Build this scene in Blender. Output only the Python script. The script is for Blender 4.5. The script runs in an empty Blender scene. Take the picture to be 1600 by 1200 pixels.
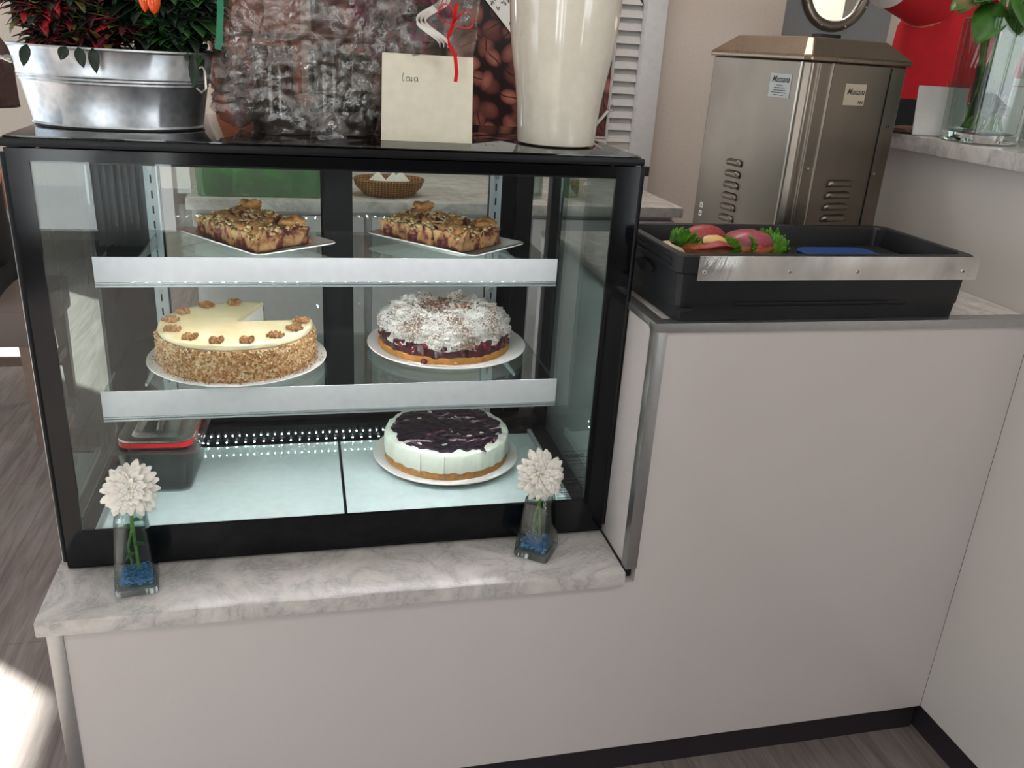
import bpy, bmesh, math, random
from mathutils import Vector, Matrix, Euler, noise
random.seed(7)
PI = math.pi
C = bpy.context.scene.collection
SC = bpy.context.scene
FZ = -0.46                      # floor height; z = 0 is the top of the marble ledge

# ---------------------------------------------------------------- materials
def hexc(h):
    h = h.lstrip('#'); v = [int(h[i:i+2], 16)/255 for i in (0, 2, 4)]
    return tuple((c/12.92 if c <= .04045 else ((c+.055)/1.055)**2.4) for c in v) + (1,)

class NT:
    def __init__(s, name):
        s.m = bpy.data.materials.new(name); s.m.use_nodes = True
        s.t = s.m.node_tree; s.t.nodes.clear()
        s.out = s.t.nodes.new('ShaderNodeOutputMaterial')
    def n(s, typ, **kw):
        nd = s.t.nodes.new('ShaderNode'+typ)
        for k, v in kw.items():
            if k.startswith('_'): setattr(nd, k[1:], v)
            else: nd.inputs[k.replace('__', ' ')].default_value = v
        return nd
    def l(s, a, b): s.t.links.new(a, b)
    def ramp(s, fac, stops, interp='LINEAR'):
        r = s.t.nodes.new('ShaderNodeValToRGB'); r.color_ramp.interpolation = interp
        e = r.color_ramp.elements
        while len(e) < len(stops): e.new(.5)
        for i, (p, c) in enumerate(stops): e[i].position = p; e[i].color = c if not isinstance(c, str) else hexc(c)
        s.l(fac, r.inputs['Fac']); return r.outputs['Color']
    def coord(s, scale=(1, 1, 1), rot=(0, 0, 0)):
        tc = s.n('TexCoord'); mp = s.n('Mapping')
        mp.inputs['Scale'].default_value = scale; mp.inputs['Rotation'].default_value = rot
        s.l(tc.outputs['Object'], mp.inputs['Vector']); return mp.outputs['Vector']
    def noise(s, vec, scale, detail=4, rough=.5, dist=0):
        n = s.n('TexNoise', Scale=scale, Detail=detail, Roughness=rough, Distortion=dist)
        s.l(vec, n.inputs['Vector']); return n.outputs['Fac']
    def math(s, op, a, b=None, c=None):
        n = s.n('Math', _operation=op)
        for i, v in enumerate((a, b, c)):
            if v is None: continue
            if isinstance(v, (int, float)): n.inputs[i].default_value = v
            else: s.l(v, n.inputs[i])
        return n.outputs[0]
    def bump(s, h, strength=.3, dist=.002):
        b = s.n('Bump', Strength=strength, Distance=dist); s.l(h, b.inputs['Height']); return b.outputs['Normal']
    def pbr(s, color=None, rough=.5, metal=0, normal=None, spec=.5, trans=0, ior=1.45, coat=0, sss=0, emis=None, es=0, aniso=0):
        p = s.n('BsdfPrincipled')
        if color is not None:
            if isinstance(color, (tuple, str)): p.inputs['Base Color'].default_value = hexc(color) if isinstance(color, str) else color
            else: s.l(color, p.inputs['Base Color'])
        if isinstance(rough, (int, float)): p.inputs['Roughness'].default_value = rough
        else: s.l(rough, p.inputs['Roughness'])
        p.inputs['Metallic'].default_value = metal; p.inputs['Specular IOR Level'].default_value = spec
        p.inputs['Transmission Weight'].default_value = trans; p.inputs['IOR'].default_value = ior
        p.inputs['Coat Weight'].default_value = coat; p.inputs['Anisotropic'].default_value = aniso
        if sss:
            p.inputs['Subsurface Weight'].default_value = sss; p.inputs['Subsurface Scale'].default_value = .004
        if emis: p.inputs['Emission Color'].default_value = hexc(emis); p.inputs['Emission Strength'].default_value = es
        if normal is not None: s.l(normal, p.inputs['Normal'])
        s.l(p.outputs[0], s.out.inputs['Surface']); return s.m

def plain(name, col, rough=.5, metal=0, bump=0, bscale=60, var=0, **kw):
    """a procedural material: colour with a little noise variation and bump"""
    t = NT(name); v = t.coord(); n = t.noise(v, bscale, 5)
    a = hexc(col) if isinstance(col, str) else col
    k = var or .04
    lo = tuple(max(0, c*(1-k)) for c in a[:3])+(1,); hi = tuple(min(1, c*(1+k)) for c in a[:3])+(1,)
    cc = t.ramp(n, [(.3, lo), (.7, hi)])
    nm = t.bump(n, bump) if bump else None
    return t.pbr(cc, rough, metal, nm, **kw)

def pane_mat(name, tint='#e8f2ef', refl=1.0, bump=0, bscale=30, base=.035, rough=0.0, murk=0, edge=None):
    """thin clear sheet: transparent plus Schlick-weighted mirror reflection"""
    t = NT(name)
    lw = t.n('LayerWeight', Blend=.5)
    p = t.math('POWER', lw.outputs['Facing'], 5.0)
    f = t.math('MULTIPLY_ADD', p, (1-base)*refl, base)
    tr = t.n('BsdfTransparent', Color=hexc(tint)); gl = t.n('BsdfGlossy', Roughness=rough)
    if edge: t.l(t.ramp(t.math('POWER', lw.outputs['Facing'], 2.0), [(.15, tint), (.9, edge)]), tr.inputs['Color'])
    if bump:
        v = t.coord(); vo = t.n('TexVoronoi', Scale=bscale, _feature='DISTANCE_TO_EDGE'); t.l(v, vo.inputs['Vector'])
        nz = t.noise(v, bscale*1.7, 6, .65, 1.5)
        h = t.math('MULTIPLY_ADD', vo.outputs['Distance'], 1.2, nz)
        b = t.bump(h, bump, .01); t.l(b, gl.inputs['Normal']); t.l(b, lw.inputs['Normal'])
    mx = t.n('MixShader'); t.l(f, mx.inputs[0]); t.l(tr.outputs[0], mx.inputs[1]); t.l(gl.outputs[0], mx.inputs[2])
    o = mx.outputs[0]
    if murk:
        d = t.n('BsdfDiffuse', Color=(.8, .8, .78, 1)); m2 = t.n('MixShader', Fac=murk)
        t.l(o, m2.inputs[1]); t.l(d.outputs[0], m2.inputs[2]); o = m2.outputs[0]
    t.l(o, t.out.inputs['Surface']); return t.m

M = {}
M['pane'] = pane_mat('clear_pane', '#fafdfc', base=.026)
M['side_pane'] = pane_mat('reflective_side_glass', '#eef6f5', base=.16)
M['pane_green'] = pane_mat('shelf_glass', '#ecf4f2')
M['top_pane'] = pane_mat('smoked_top_glass', '#6f837c', 1.0, base=.05)
M['clear_plastic'] = pane_mat('clear_plastic', '#dfe3e3', base=.06, murk=.03, rough=.03)
M['cello'] = pane_mat('cellophane', '#efeceb', base=.11, bump=.45, bscale=12, rough=.05, murk=.012)
M['vase_glass'] = pane_mat('vase_glass', '#f7fbfa', base=.05, rough=.01, edge='#6f8c8a')
M['glass'] = NT('solid_glass').pbr((1, 1, 1, 1), 0.0, trans=1, ior=1.45)
M['glass_thin'] = pane_mat('drinking_glass', '#e4ebe9', base=.08)
M['water'] = pane_mat('water', '#d8eaea', base=.03)
M['green_glass'] = pane_mat('green_plastic', '#58d070', base=.06, murk=.14)
M['black'] = plain('black_case_frame', '#0c0d11', .38, bscale=200, spec=.3)
M['frit'] = plain('black_enamelled_glass', '#08090d', .1, spec=.35)
M['black_plastic'] = plain('black_plastic', '#15171b', .42, bump=.15, bscale=300)
M['dark_opening'] = plain('dark_slot', '#050506', .7)  # near-black colour stands in for the shade inside slots, gaps and holes
M['led'] = NT('led').pbr('#ffffff', .5, emis='#fff8fb', es=300)
M['led_dim'] = NT('led_dim').pbr('#ffffff', .5, emis='#edfffc', es=40)
M['led_header'] = NT('led_header').pbr('#ffffff', .5, emis='#fff8fb', es=420)
M['white_shelf'] = plain('white_lacquered_strip', '#e4e4ea', .38)
M['rail'] = plain('galvanised_rail', '#b9c0c4', .4, .55)
M['alu'] = plain('brushed_aluminium', '#b4b4b4', .28, .9, bump=.05, bscale=90)
M['deck'] = plain('white_opal_glass', '#d2e4e4', .07, coat=.5)
M['porcelain'] = plain('white_porcelain', '#e9e9e6', .12, coat=.5)
M['cream_gloss'] = plain('cream_glazed_ceramic', '#e6dfd0', .13, coat=.6)
M['paper'] = plain('cream_paper', '#e9e3cf', .8)
M['white_paper'] = plain('white_paper', '#dcdad8', .8)
M['ink'] = plain('dark_ink', '#2b2d33', .6)
M['laminate'] = plain('white_glossy_laminate', '#c8c1bf', .16, bscale=3, var=.015, spec=.5)
M['hc_panel'] = plain('white_glass_panel', '#c9c4bf', .12, bscale=3, var=.015)
M['kick'] = plain('dark_kickboard', '#2a252b', .4)
M['cream_wall'] = plain('cream_painted_wall', '#cfc2b7', .75, bump=.03, bscale=120)
M['white_paint'] = plain('white_paint', '#c9c6c6', .45)
M['louvre'] = plain('grey_painted_louvre', '#bdb9b7', .5)
M['grey_door'] = plain('grey_painted_door', '#8f8f90', .45)
M['red_cloth'] = plain('red_jersey', '#b00f1c', .85, bump=.4, bscale=25, var=.1)
M['black_cloth'] = plain('black_cloth', '#141416', .9, bump=.3, bscale=40, var=.2)
M['white_cloth'] = plain('white_cloth', '#dcd2cd', .85, bump=.5, bscale=30)
M['skin'] = plain('skin', '#b87455', .5, sss=.1)
M['hair'] = plain('brown_hair', '#3a2420', .6, bump=.8, bscale=90, var=.3)
M['wood_chair'] = plain('taupe_wood', '#7d6a60', .5, bump=.1, bscale=50, var=.12)
M['seat_fabric'] = plain('taupe_upholstery', '#6d625d', .8, bump=.2, bscale=200)
M['brown_wood'] = plain('orange_brown_wood', '#8b4a2b', .5, bscale=20, var=.2)
M['stem'] = plain('green_stem', '#5f8a3a', .5, var=.25, bscale=150)
M['leaf'] = plain('green_leaf', '#28521f', .42, var=.3, bscale=60)
M['leaf_dark'] = plain('dark_green_leaf', '#14271a', .42, var=.35, bscale=60)
M['leaf_red'] = plain('burgundy_leaf', '#4c141f', .5, var=.5, bscale=35)
M['leaf_bright'] = plain('scarlet_leaf', '#a3222d', .5, var=.3, bscale=35)
M['leaf_olive'] = plain('olive_leaf', '#64602f', .5, var=.3, bscale=35)
M['pepper'] = plain('orange_pepper', '#e8561a', .2, coat=.4)
M['petal'] = plain('white_petal', '#f1eae2', .6, sss=.15)
M['flower_eye'] = plain('yellow_green_centre', '#c9c03c', .6)
M['gravel'] = plain('blue_gravel', '#4f9be0', .3, var=.35, bscale=400)
M['soil'] = plain('soil', '#2a1c16', .9, bump=.8, bscale=100)
M['red_plastic'] = plain('red_plastic', '#c8262c', .3)
M['blue_board'] = plain('blue_board', '#1b4282', .35)
M['bun'] = plain('baked_roll_crust', '#9a5434', .5, var=.25, bscale=60, bump=.2)
M['bread'] = plain('pale_bread', '#d8bd97', .8, bump=.3, bscale=200)
M['salami'] = plain('salami', '#9c3c3e', .4, var=.3, bscale=260)
M['cheese'] = plain('pale_cheese', '#d9b878', .4)
M['tomato'] = plain('tomato', '#c5322b', .2)
M['lettuce'] = plain('frilly_lettuce', '#4f8222', .45, var=.45, bscale=90, bump=.3)
M['napkin'] = plain('paper_napkin', '#e6e2da', .8)
M['ribbon_red'] = plain('red_ribbon', '#d2151b', .3)
M['ribbon_white'] = plain('white_ribbon', '#e2dcd6', .35)
M['ribbon_green'] = plain('green_ribbon', '#1f7d5a', .3)
M['magenta'] = plain('magenta_petal', '#8d1f58', .5, var=.3)
M['chocolate_box'] = plain('grey_brown_gift', '#4b413b', .4, var=.3, bscale=30)
M['frame_brown'] = plain('basket_cane', '#5d3b26', .5, var=.4, bscale=60, bump=.5)

def mk_marble():
    t = NT('grey_veined_marble'); v = t.coord()
    n1 = t.noise(v, 6, 9, .66, 1.6); n2 = t.noise(v, 34, 8, .7, .8)
    v1 = t.math('ABSOLUTE', t.math('SUBTRACT', n1, .5)); v2 = t.math('ABSOLUTE', t.math('SUBTRACT', n2, .5))
    f = t.math('ADD', t.math('MULTIPLY', v1, 6), t.math('MULTIPLY', v2, 2.2))
    return t.pbr(t.ramp(f, [(0, '#a09d9b'), (.16, '#b5b1ae'), (.5, '#c3beba'), (1, '#cecac5')]), .14)
M['marble'] = mk_marble()

def mk_floor():
    t = NT('grey_wood_vinyl_floor'); v = t.coord((1, 1, 1))
    b = t.n('TexBrick', Scale=1, _offset=.37); b.inputs['Brick Width'].default_value = 1.2; b.inputs['Row Height'].default_value = .18
    b.inputs['Mortar Size'].default_value = .0012
    b.inputs['Color1'].default_value = (.42, .42, .42, 1); b.inputs['Color2'].default_value = (.6, .6, .6, 1); b.inputs['Mortar'].default_value = (.1, .1, .1, 1)
    vr = t.coord((1, 1, 1), (0, 0, PI/2)); t.l(vr, b.inputs['Vector'])
    g = t.coord((14, 1.1, 1)); n = t.noise(g, 3, 8, .65, 1.2)
    f = t.math('ADD', t.math('MULTIPLY', n, .75), t.math('MULTIPLY', b.outputs['Color'], .3))
    return t.pbr(t.ramp(f, [(.3, '#4e4644'), (.5, '#776d6a'), (.68, '#8f8683')]), .42, normal=t.bump(n, .15))
M['floor'] = mk_floor()

def mk_steel(name='brushed_steel', col='#a49a90', rough=.3):
    t = NT(name); v = t.coord((240, 240, 3)); n = t.noise(v, 2, 3)
    v2 = t.coord(); n2 = t.noise(v2, 7, 3)
    c = hexc(col); c2 = tuple(x*.82 for x in c[:3])+(1,)
    return t.pbr(t.ramp(n2, [(.35, c2), (.65, c)]), t.math('MULTIPLY_ADD', n, .16, rough-.08), 1, t.bump(n, .015, .0004))
M['steel'] = mk_steel('brushed_steel', '#8d8379', .33)
M['lid_steel'] = mk_steel('polished_steel', '#d0ccc4', .3)
M['zinc'] = None
def mk_zinc():
    t = NT('galvanised_zinc'); v = t.coord(); vo = t.n('TexVoronoi', Scale=90); t.l(v, vo.inputs['Vector'])
    n = t.noise(v, 25, 6, .6)
    f = t.math('MULTIPLY_ADD', vo.outputs['Distance'], .3, n)
    return t.pbr(t.ramp(f, [(.4, '#aeb3ba'), (.8, '#d3d7dc')]), t.math('MULTIPLY_ADD', n, .12, .32), 1, t.bump(n, .08, .001))
M['zinc'] = mk_zinc()

def mk_beans():
    t = NT('printed_coffee_beans')
    tc = t.n('TexCoord'); sep = t.n('SeparateXYZ'); t.l(tc.outputs['Object'], sep.inputs[0])
    cmb = t.n('CombineXYZ'); t.l(sep.outputs['X'], cmb.inputs['X']); t.l(sep.outputs['Z'], cmb.inputs['Y'])
    base = cmb.outputs[0]; col = None
    prev = None
    for k, (sc, off) in enumerate(((15, .0), (13, .37))):
        ad = t.n('VectorMath', _operation='ADD'); t.l(base, ad.inputs[0]); ad.inputs[1].default_value = (off, off*1.7, 0)
        vo = t.n('TexVoronoi', Scale=sc, Randomness=.75, _voronoi_dimensions='2D'); t.l(ad.outputs[0], vo.inputs['Vector'])
        sub = t.n('VectorMath', _operation='SUBTRACT'); t.l(ad.outputs[0], sub.inputs[0]); t.l(vo.outputs['Position'], sub.inputs[1])
        sc_ = t.n('VectorMath', _operation='SCALE', Scale=sc*2.0); t.l(sub.outputs[0], sc_.inputs[0])
        cs = t.n('SeparateXYZ'); t.l(vo.outputs['Color'], cs.inputs[0])
        rot = t.n('VectorRotate', _rotation_type='Z_AXIS'); t.l(sc_.outputs[0], rot.inputs['Vector']); t.l(t.math('MULTIPLY', cs.outputs[0], 6.28), rot.inputs['Angle'])
        sp = t.n('SeparateXYZ'); t.l(rot.outputs[0], sp.inputs[0])
        x, y = sp.outputs[0], sp.outputs[1]
        r2 = t.math('ADD', t.math('POWER', t.math('MULTIPLY', t.math('ABSOLUTE', x), 1.35), 2), t.math('POWER', t.math('MULTIPLY', t.math('ABSOLUTE', y), .95), 2))
        hgt = t.math('SUBTRACT', 1.0, r2)                       # >0 inside the bean
        crease = t.math('ABSOLUTE', t.math('ADD', x, t.math('MULTIPLY', t.math('SINE', t.math('MULTIPLY', y, 3)), .08)))
        cr = t.math('MULTIPLY', t.math('LESS_THAN', crease, .07), t.math('GREATER_THAN', cs.outputs[1], .5))
        tone = t.math('MULTIPLY', t.math('SQRT', t.math('MAXIMUM', hgt, 0)), t.math('MULTIPLY_ADD', cs.outputs[2], .5, .5))
        tone = t.math('MULTIPLY', tone, t.math('MULTIPLY_ADD', cr, -.65, 1))
        prev = tone if prev is None else t.math('MAXIMUM', prev, t.math('MULTIPLY', tone, .8))
    nz = t.noise(base, 40, 4)
    f = t.math('MULTIPLY', prev, t.math('MULTIPLY_ADD', nz, .6, .7))
    return t.pbr(t.ramp(f, [(0, '#1d0f0e'), (.2, '#35191a'), (.55, '#6b3a34'), (1, '#a3695a')]), .35)
M['beans'] = mk_beans()

def mk_planks():
    t = NT('whitewashed_planks'); v = t.coord((1, 1, 1)); sep = t.n('SeparateXYZ'); t.l(v, sep.inputs[0])
    fr = t.math('FRACT', t.math('MULTIPLY', sep.outputs['Z'], 22))
    gap = t.math('LESS_THAN', fr, .06)
    n = t.noise(t.coord((2, 2, 40)), 4, 6)
    base = t.ramp(n, [(.3, '#a59c92'), (.7, '#cfc8c0')])
    mx = t.n('Mix', _data_type='RGBA'); t.l(gap, mx.inputs[0]); t.l(base, mx.inputs[6]); mx.inputs[7].default_value = hexc('#4d463f')
    return t.pbr(mx.outputs[2], .6)
M['planks'] = mk_planks()

def mk_nuts():
    t = NT('chopped_nut_coating'); v = t.coord(); vo = t.n('TexVoronoi', Scale=260); t.l(v, vo.inputs['Vector'])
    s = t.n('SeparateXYZ'); t.l(vo.outputs['Color'], s.inputs[0])
    return t.pbr(t.ramp(s.outputs[0], [(0, '#8f5c36'), (.3, '#b98453'), (.65, '#d7ab78'), (1, '#efdcb8')]), .6, normal=t.bump(vo.outputs['Distance'], .8, .002))
M['nuts'] = mk_nuts()
M['walnut'] = plain('walnut', '#9a6e42', .45, var=.45, bscale=220, bump=.6)
def mk_marzipan():
    t = NT('pale_yellow_icing'); v = t.coord(); n = t.noise(v, 9, 4, .5, 1)
    return t.pbr(t.ramp(n, [(.3, '#ead9a8'), (.7, '#f2e6c2')]), .25, normal=t.bump(n, .12), coat=.3, sss=.1)
M['icing'] = mk_marzipan()
M['cream'] = plain('whipped_cream', '#eeece6', .5, bump=.4, bscale=120, sss=.1)
def mk_dusted():
    t = NT('cream_dusted_with_chocolate'); v = t.coord(); n = t.noise(v, 320, 4, .7); n2 = t.noise(v, 22, 4, .6)
    sep = t.n('SeparateXYZ'); geo = t.n('NewGeometry'); t.l(geo.outputs['Normal'], sep.inputs[0])
    f = t.math('ADD', t.math('MULTIPLY', n, .75), t.math('ADD', t.math('MULTIPLY', n2, .55), t.math('MULTIPLY', sep.outputs['Z'], .0)))
    return t.pbr(t.ramp(f, [(.0, '#f0eeea'), (.66, '#e6e2dc'), (.72, '#9d8372'), (.9, '#6b4a3a'), (1, '#9a6a4a')]), .7, normal=t.bump(t.noise(v, 170, 5, .75), .9, .006))
M['dusted'] = mk_dusted()
M['cherry_fill'] = plain('cherry_filling', '#451020', .18, var=.5, bscale=60, bump=.6, coat=.4)
M['cherry'] = plain('glazed_cherry', '#6e0f1c', .1, coat=.6)
M['sponge'] = plain('golden_sponge', '#c08644', .8, var=.25, bscale=70, bump=.7)
M['biscuit'] = plain('biscuit_base', '#c08a55', .85, var=.2, bscale=150, bump=.5)
M['cheese_cream'] = plain('cheesecake_cream', '#e9efe2', .5, bump=.35, bscale=70, sss=.1)
def mk_blue():
    t = NT('dark_berry_topping'); v = t.coord(); n = t.noise(v, 55, 6, .7); n2 = t.noise(t.coord((9, 26, 9), (0, 0, .5)), 1.6, 5, .6, 1.6)
    c = t.ramp(n2, [(.0, '#1b1520'), (.56, '#221824'), (.60, '#6b3048'), (.65, '#d9cfd8')])
    return t.pbr(c, t.math('MULTIPLY_ADD', n, .5, .1), normal=t.bump(n, .9, .004), spec=.4)
M['berry'] = mk_blue()
def mk_crumble():
    t = NT('crumble_cake_body'); v = t.coord(); n = t.noise(v, 55, 5, .6, .6)
    return t.pbr(t.ramp(n, [(.34, '#4a1c26'), (.46, '#7d4038'), (.53, '#c08e60'), (.7, '#dcb684')]), .55, normal=t.bump(n, .7, .004))
M['crumble'] = mk_crumble()
M['crumbs'] = plain('sugar_dusted_crumble', '#e2c898', .7, var=.4, bscale=130, bump=.6)
M['crust'] = plain('dusted_crust', '#c8925c', .6, var=.35, bscale=80, bump=.5)
M['wicker'] = None
def mk_wicker():
    t = NT('woven_wicker'); w = t.n('TexWave', Scale=60, Distortion=3, _bands_direction='Z'); t.l(t.coord(), w.inputs['Vector'])
    w2 = t.n('TexWave', Scale=40, Distortion=2, _bands_direction='X'); t.l(t.coord(), w2.inputs['Vector'])
    f = t.math('MULTIPLY', w.outputs['Fac'], w2.outputs['Fac'])
    return t.pbr(t.ramp(f, [(0, '#6b4526'), (.5, '#a5733f'), (1, '#c79a5e')]), .55, normal=t.bump(f, .8, .003))
M['wicker'] = mk_wicker()
def mk_mottled():
    t = NT('polished_plate'); v = t.coord()
    n = t.noise(v, 9, 5, .6, 1)
    return t.pbr(t.ramp(n, [(.3, '#b0aeac'), (.7, '#e2e0de')]), .16, .9, t.bump(n, .25, .004))
M['plate_steel'] = mk_mottled()

# ---------------------------------------------------------------- mesh builder
class MB:
    def __init__(s): s.bm = bmesh.new()
    def _x(s, vs, mat):
        if mat is not None: bmesh.ops.transform(s.bm, matrix=mat, verts=vs)
    def box(s, x0, x1, y0, y1, z0, z1, bev=0, mat=None, seg=2):
        r = bmesh.ops.create_cube(s.bm, size=1); vs = r['verts']
        for v in vs: v.co = Vector(((x0+x1)/2+v.co.x*(x1-x0), (y0+y1)/2+v.co.y*(y1-y0), (z0+z1)/2+v.co.z*(z1-z0)))
        if bev:
            es = list({e for v in vs for e in v.link_edges})
            r2 = bmesh.ops.bevel(s.bm, geom=es, offset=bev, segments=seg, profile=.7, affect='EDGES')
            vs = list({v for f in r2['faces'] for v in f.verts} | {v for v in vs if v.is_valid})
        s._x(vs, mat); return s
    def cyl(s, c, r, h, n=32, r2=None, mat=None, axis='z', cap=True):
        q = bmesh.ops.create_cone(s.bm, cap_ends=cap, segments=n, radius1=r, radius2=r if r2 is None else r2, depth=h)
        m = Matrix.Translation(Vector(c))
        if axis == 'x': m = m @ Matrix.Rotation(PI/2, 4, 'Y')
        if axis == 'y': m = m @ Matrix.Rotation(PI/2, 4, 'X')
        s._x(q['verts'], m); s._x(q['verts'], mat); return s
    def ball(s, c, r, sub=2, sc=(1, 1, 1), rot=None, jit=0, mat=None):
        q = bmesh.ops.create_icosphere(s.bm, subdivisions=sub, radius=r)
        for v in q['verts']:
            if jit: v.co *= 1+jit*noise.noise(v.co*(3/r)+Vector(c)*50)
            v.co = Vector((v.co.x*sc[0], v.co.y*sc[1], v.co.z*sc[2]))
            if rot is not None: v.co = rot @ v.co
            v.co += Vector(c)
        s._x(q['verts'], mat); return s
    def loops(s, rings, closed=True, cap0=True, cap1=True, mat=None):
        vs = [[s.bm.verts.new(Vector(p)) for p in r] for r in rings]; n = len(vs[0])
        for a, b in zip(vs, vs[1:]):
            for i in range(n if closed else n-1):
                s.bm.faces.new((a[i], a[(i+1) % n], b[(i+1) % n], b[i]))
        if cap0 and closed: s.bm.faces.new(list(reversed(vs[0])))
        if cap1 and closed: s.bm.faces.new(vs[-1])
        s._x([v for r in vs for v in r], mat); return s
    def lathe(s, prof, n=48, a0=0, a1=2*PI, sx=1, sy=1, mat=None, c=(0, 0, 0), cap0=True, cap1=True):
        full = abs(a1-a0-2*PI) < 1e-6
        rings = [[(c[0]+r*math.cos(a0+(a1-a0)*i/(n if full else n-1))*sx, c[1]+r*math.sin(a0+(a1-a0)*i/(n if full else n-1))*sy, c[2]+z) for i in range(n)] for r, z in prof]
        return s.loops(rings, full, cap0, cap1, mat)
    def tube(s, pts, r, n=10, mat=None, cap=True):
        pts = [Vector(p) for p in pts]; rings = []; up = None
        for i, p in enumerate(pts):
            t = (pts[min(i+1, len(pts)-1)]-pts[max(i-1, 0)]).normalized()
            if up is None:
                up = Vector((0, 0, 1)) if abs(t.z) < .9 else Vector((1, 0, 0))
            u = (up-t*up.dot(t)).normalized(); w = t.cross(u); up = u
            rr = r[i] if isinstance(r, (list, tuple)) else r
            rings.append([p+(u*math.cos(2*PI*k/n)+w*math.sin(2*PI*k/n))*rr for k in range(n)])
        return s.loops(rings, True, cap, cap, mat)
    def ribbon(s, pts, wd, side=(0, 0, 1), th=.0008, mat=None):
        pts = [Vector(p) for p in pts]; rings = []
        for i, p in enumerate(pts):
            t = (pts[min(i+1, len(pts)-1)]-pts[max(i-1, 0)]).normalized()
            u = Vector(side); u = (u-t*u.dot(t)).normalized(); w = t.cross(u)
            ww = wd[i] if isinstance(wd, (list, tuple)) else wd
            rings.append([p+u*ww/2+w*th/2, p-u*ww/2+w*th/2, p-u*ww/2-w*th/2, p+u*ww/2-w*th/2])
        return s.loops(rings, True, True, True, mat)
    def prism(s, poly, h, mat=None, z0=0):
        return s.loops([[(x, y, z0) for x, y in poly], [(x, y, z0+h) for x, y in poly]], True, True, True, mat)
    def leaf(s, p, d, up, L, W, bend=.3, fold=.25, n=5, tip=1.0):
        d = Vector(d).normalized(); up = Vector(up); sd = d.cross(up)
        if sd.length < 1e-4: sd = d.cross(Vector((1, .3, 0)))
        sd.normalize(); nn = sd.cross(d).normalized(); p = Vector(p); rows = []
        for i in range(n+1):
            t = i/n; w = W*.5*(math.sin(PI*min(1, t**.8))**.8 if 0 < t < 1 else (.08 if t == 0 else .0))+.0002
            c = p+d*L*t*math.cos(bend*t)-nn*L*bend*t*t*.6
            rows.append([c-sd*w+nn*w*fold, c, c+sd*w+nn*w*fold])
        vs = [[s.bm.verts.new(q) for q in r] for r in rows]
        for a, b in zip(vs, vs[1:]):
            for k in range(2): s.bm.faces.new((a[k], a[k+1], b[k+1], b[k]))
        return s
    def fix(s):
        bmesh.ops.recalc_face_normals(s.bm, faces=s.bm.faces[:]); return s
    def build(s, name, mat, parent=None, smooth=True, bevel=0, sub=0, label=None, solid=0, fix=True, ang=.6):
        if fix: s.fix()
        me = bpy.data.meshes.new(name); s.bm.to_mesh(me); s.bm.free()
        me.materials.append(mat)
        o = bpy.data.objects.new(name, me); C.objects.link(o)
        if smooth:
            me.polygons.foreach_set('use_smooth', [True]*len(me.polygons))
            try: me.set_sharp_from_angle(angle=ang)
            except Exception: pass
        if parent: o.parent = parent
        if solid:
            m = o.modifiers.new('thickness', 'SOLIDIFY'); m.thickness = solid
        if bevel:
            m = o.modifiers.new('bevel', 'BEVEL'); m.width = bevel; m.segments = 2; m.limit_method = 'ANGLE'
        if sub:
            m = o.modifiers.new('sub', 'SUBSURF'); m.levels = sub; m.render_levels = sub
        if label: o['label'] = label
        return o

def box(x0, x1, y0, y1, z0, z1, bev=0): return MB().box(x0, x1, y0, y1, z0, z1, bev)
def tag(o, label=None, cat=None, group=None, kind=None):
    if label: o['label'] = label
    if cat: o['category'] = cat
    if group: o['group'] = group
    if kind: o['kind'] = kind
    return o
def thing(name, label, cat, loc=(0, 0, 0), rz=0, group=None):
    o = bpy.data.objects.new(name, None); o.empty_display_size = .02; C.objects.link(o)
    o.location = loc; o.rotation_euler = (0, 0, rz); return tag(o, label, cat, group)
def struct(o): o['kind'] = 'structure'; return o
def kids(o): return [c for c in bpy.data.objects if c.parent == o]
def copy_tree(o, parent=None):
    c = o.copy(); C.objects.link(c)
    if parent: c.parent = parent
    for ch in kids(o): copy_tree(ch, c)
    return c
def text(body, size, mat, parent, loc, rot, name='lettering', shear=0, ext=.0002, bold=0, sx=1, align='CENTER'):
    cu = bpy.data.curves.new(name, 'FONT'); cu.body = body; cu.size = size; cu.extrude = ext; cu.shear = shear
    cu.align_x = align; cu.align_y = 'CENTER'; cu.offset = bold
    t = bpy.data.objects.new(name+'_source', cu); C.objects.link(t)
    dg = bpy.context.evaluated_depsgraph_get(); me = bpy.data.meshes.new_from_object(t.evaluated_get(dg))
    bpy.data.objects.remove(t); bpy.data.curves.remove(cu)
    me.name = name; me.materials.clear(); me.materials.append(mat)
    me.transform(Matrix.Diagonal((sx, 1, 1, 1)))
    o = bpy.data.objects.new(name, me); C.objects.link(o); o.parent = parent; o.location = loc; o.rotation_euler = rot
    return o
def skin(name, pts, edges, mat, parent=None, sub=2):
    me = bpy.data.meshes.new(name); me.from_pydata([p[:3] for p in pts], edges, []); me.materials.append(mat)
    o = bpy.data.objects.new(name, me); C.objects.link(o); o.parent = parent
    m = o.modifiers.new('skin', 'SKIN'); m.use_smooth_shade = True
    for i, p in enumerate(pts):
        r = p[3] if isinstance(p[3], tuple) else (p[3], p[3])
        me.skin_vertices[0].data[i].radius = r
        me.skin_vertices[0].data[i].use_root = (i == 0)
    s = o.modifiers.new('sub', 'SUBSURF'); s.levels = sub; s.render_levels = sub
    return o

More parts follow.
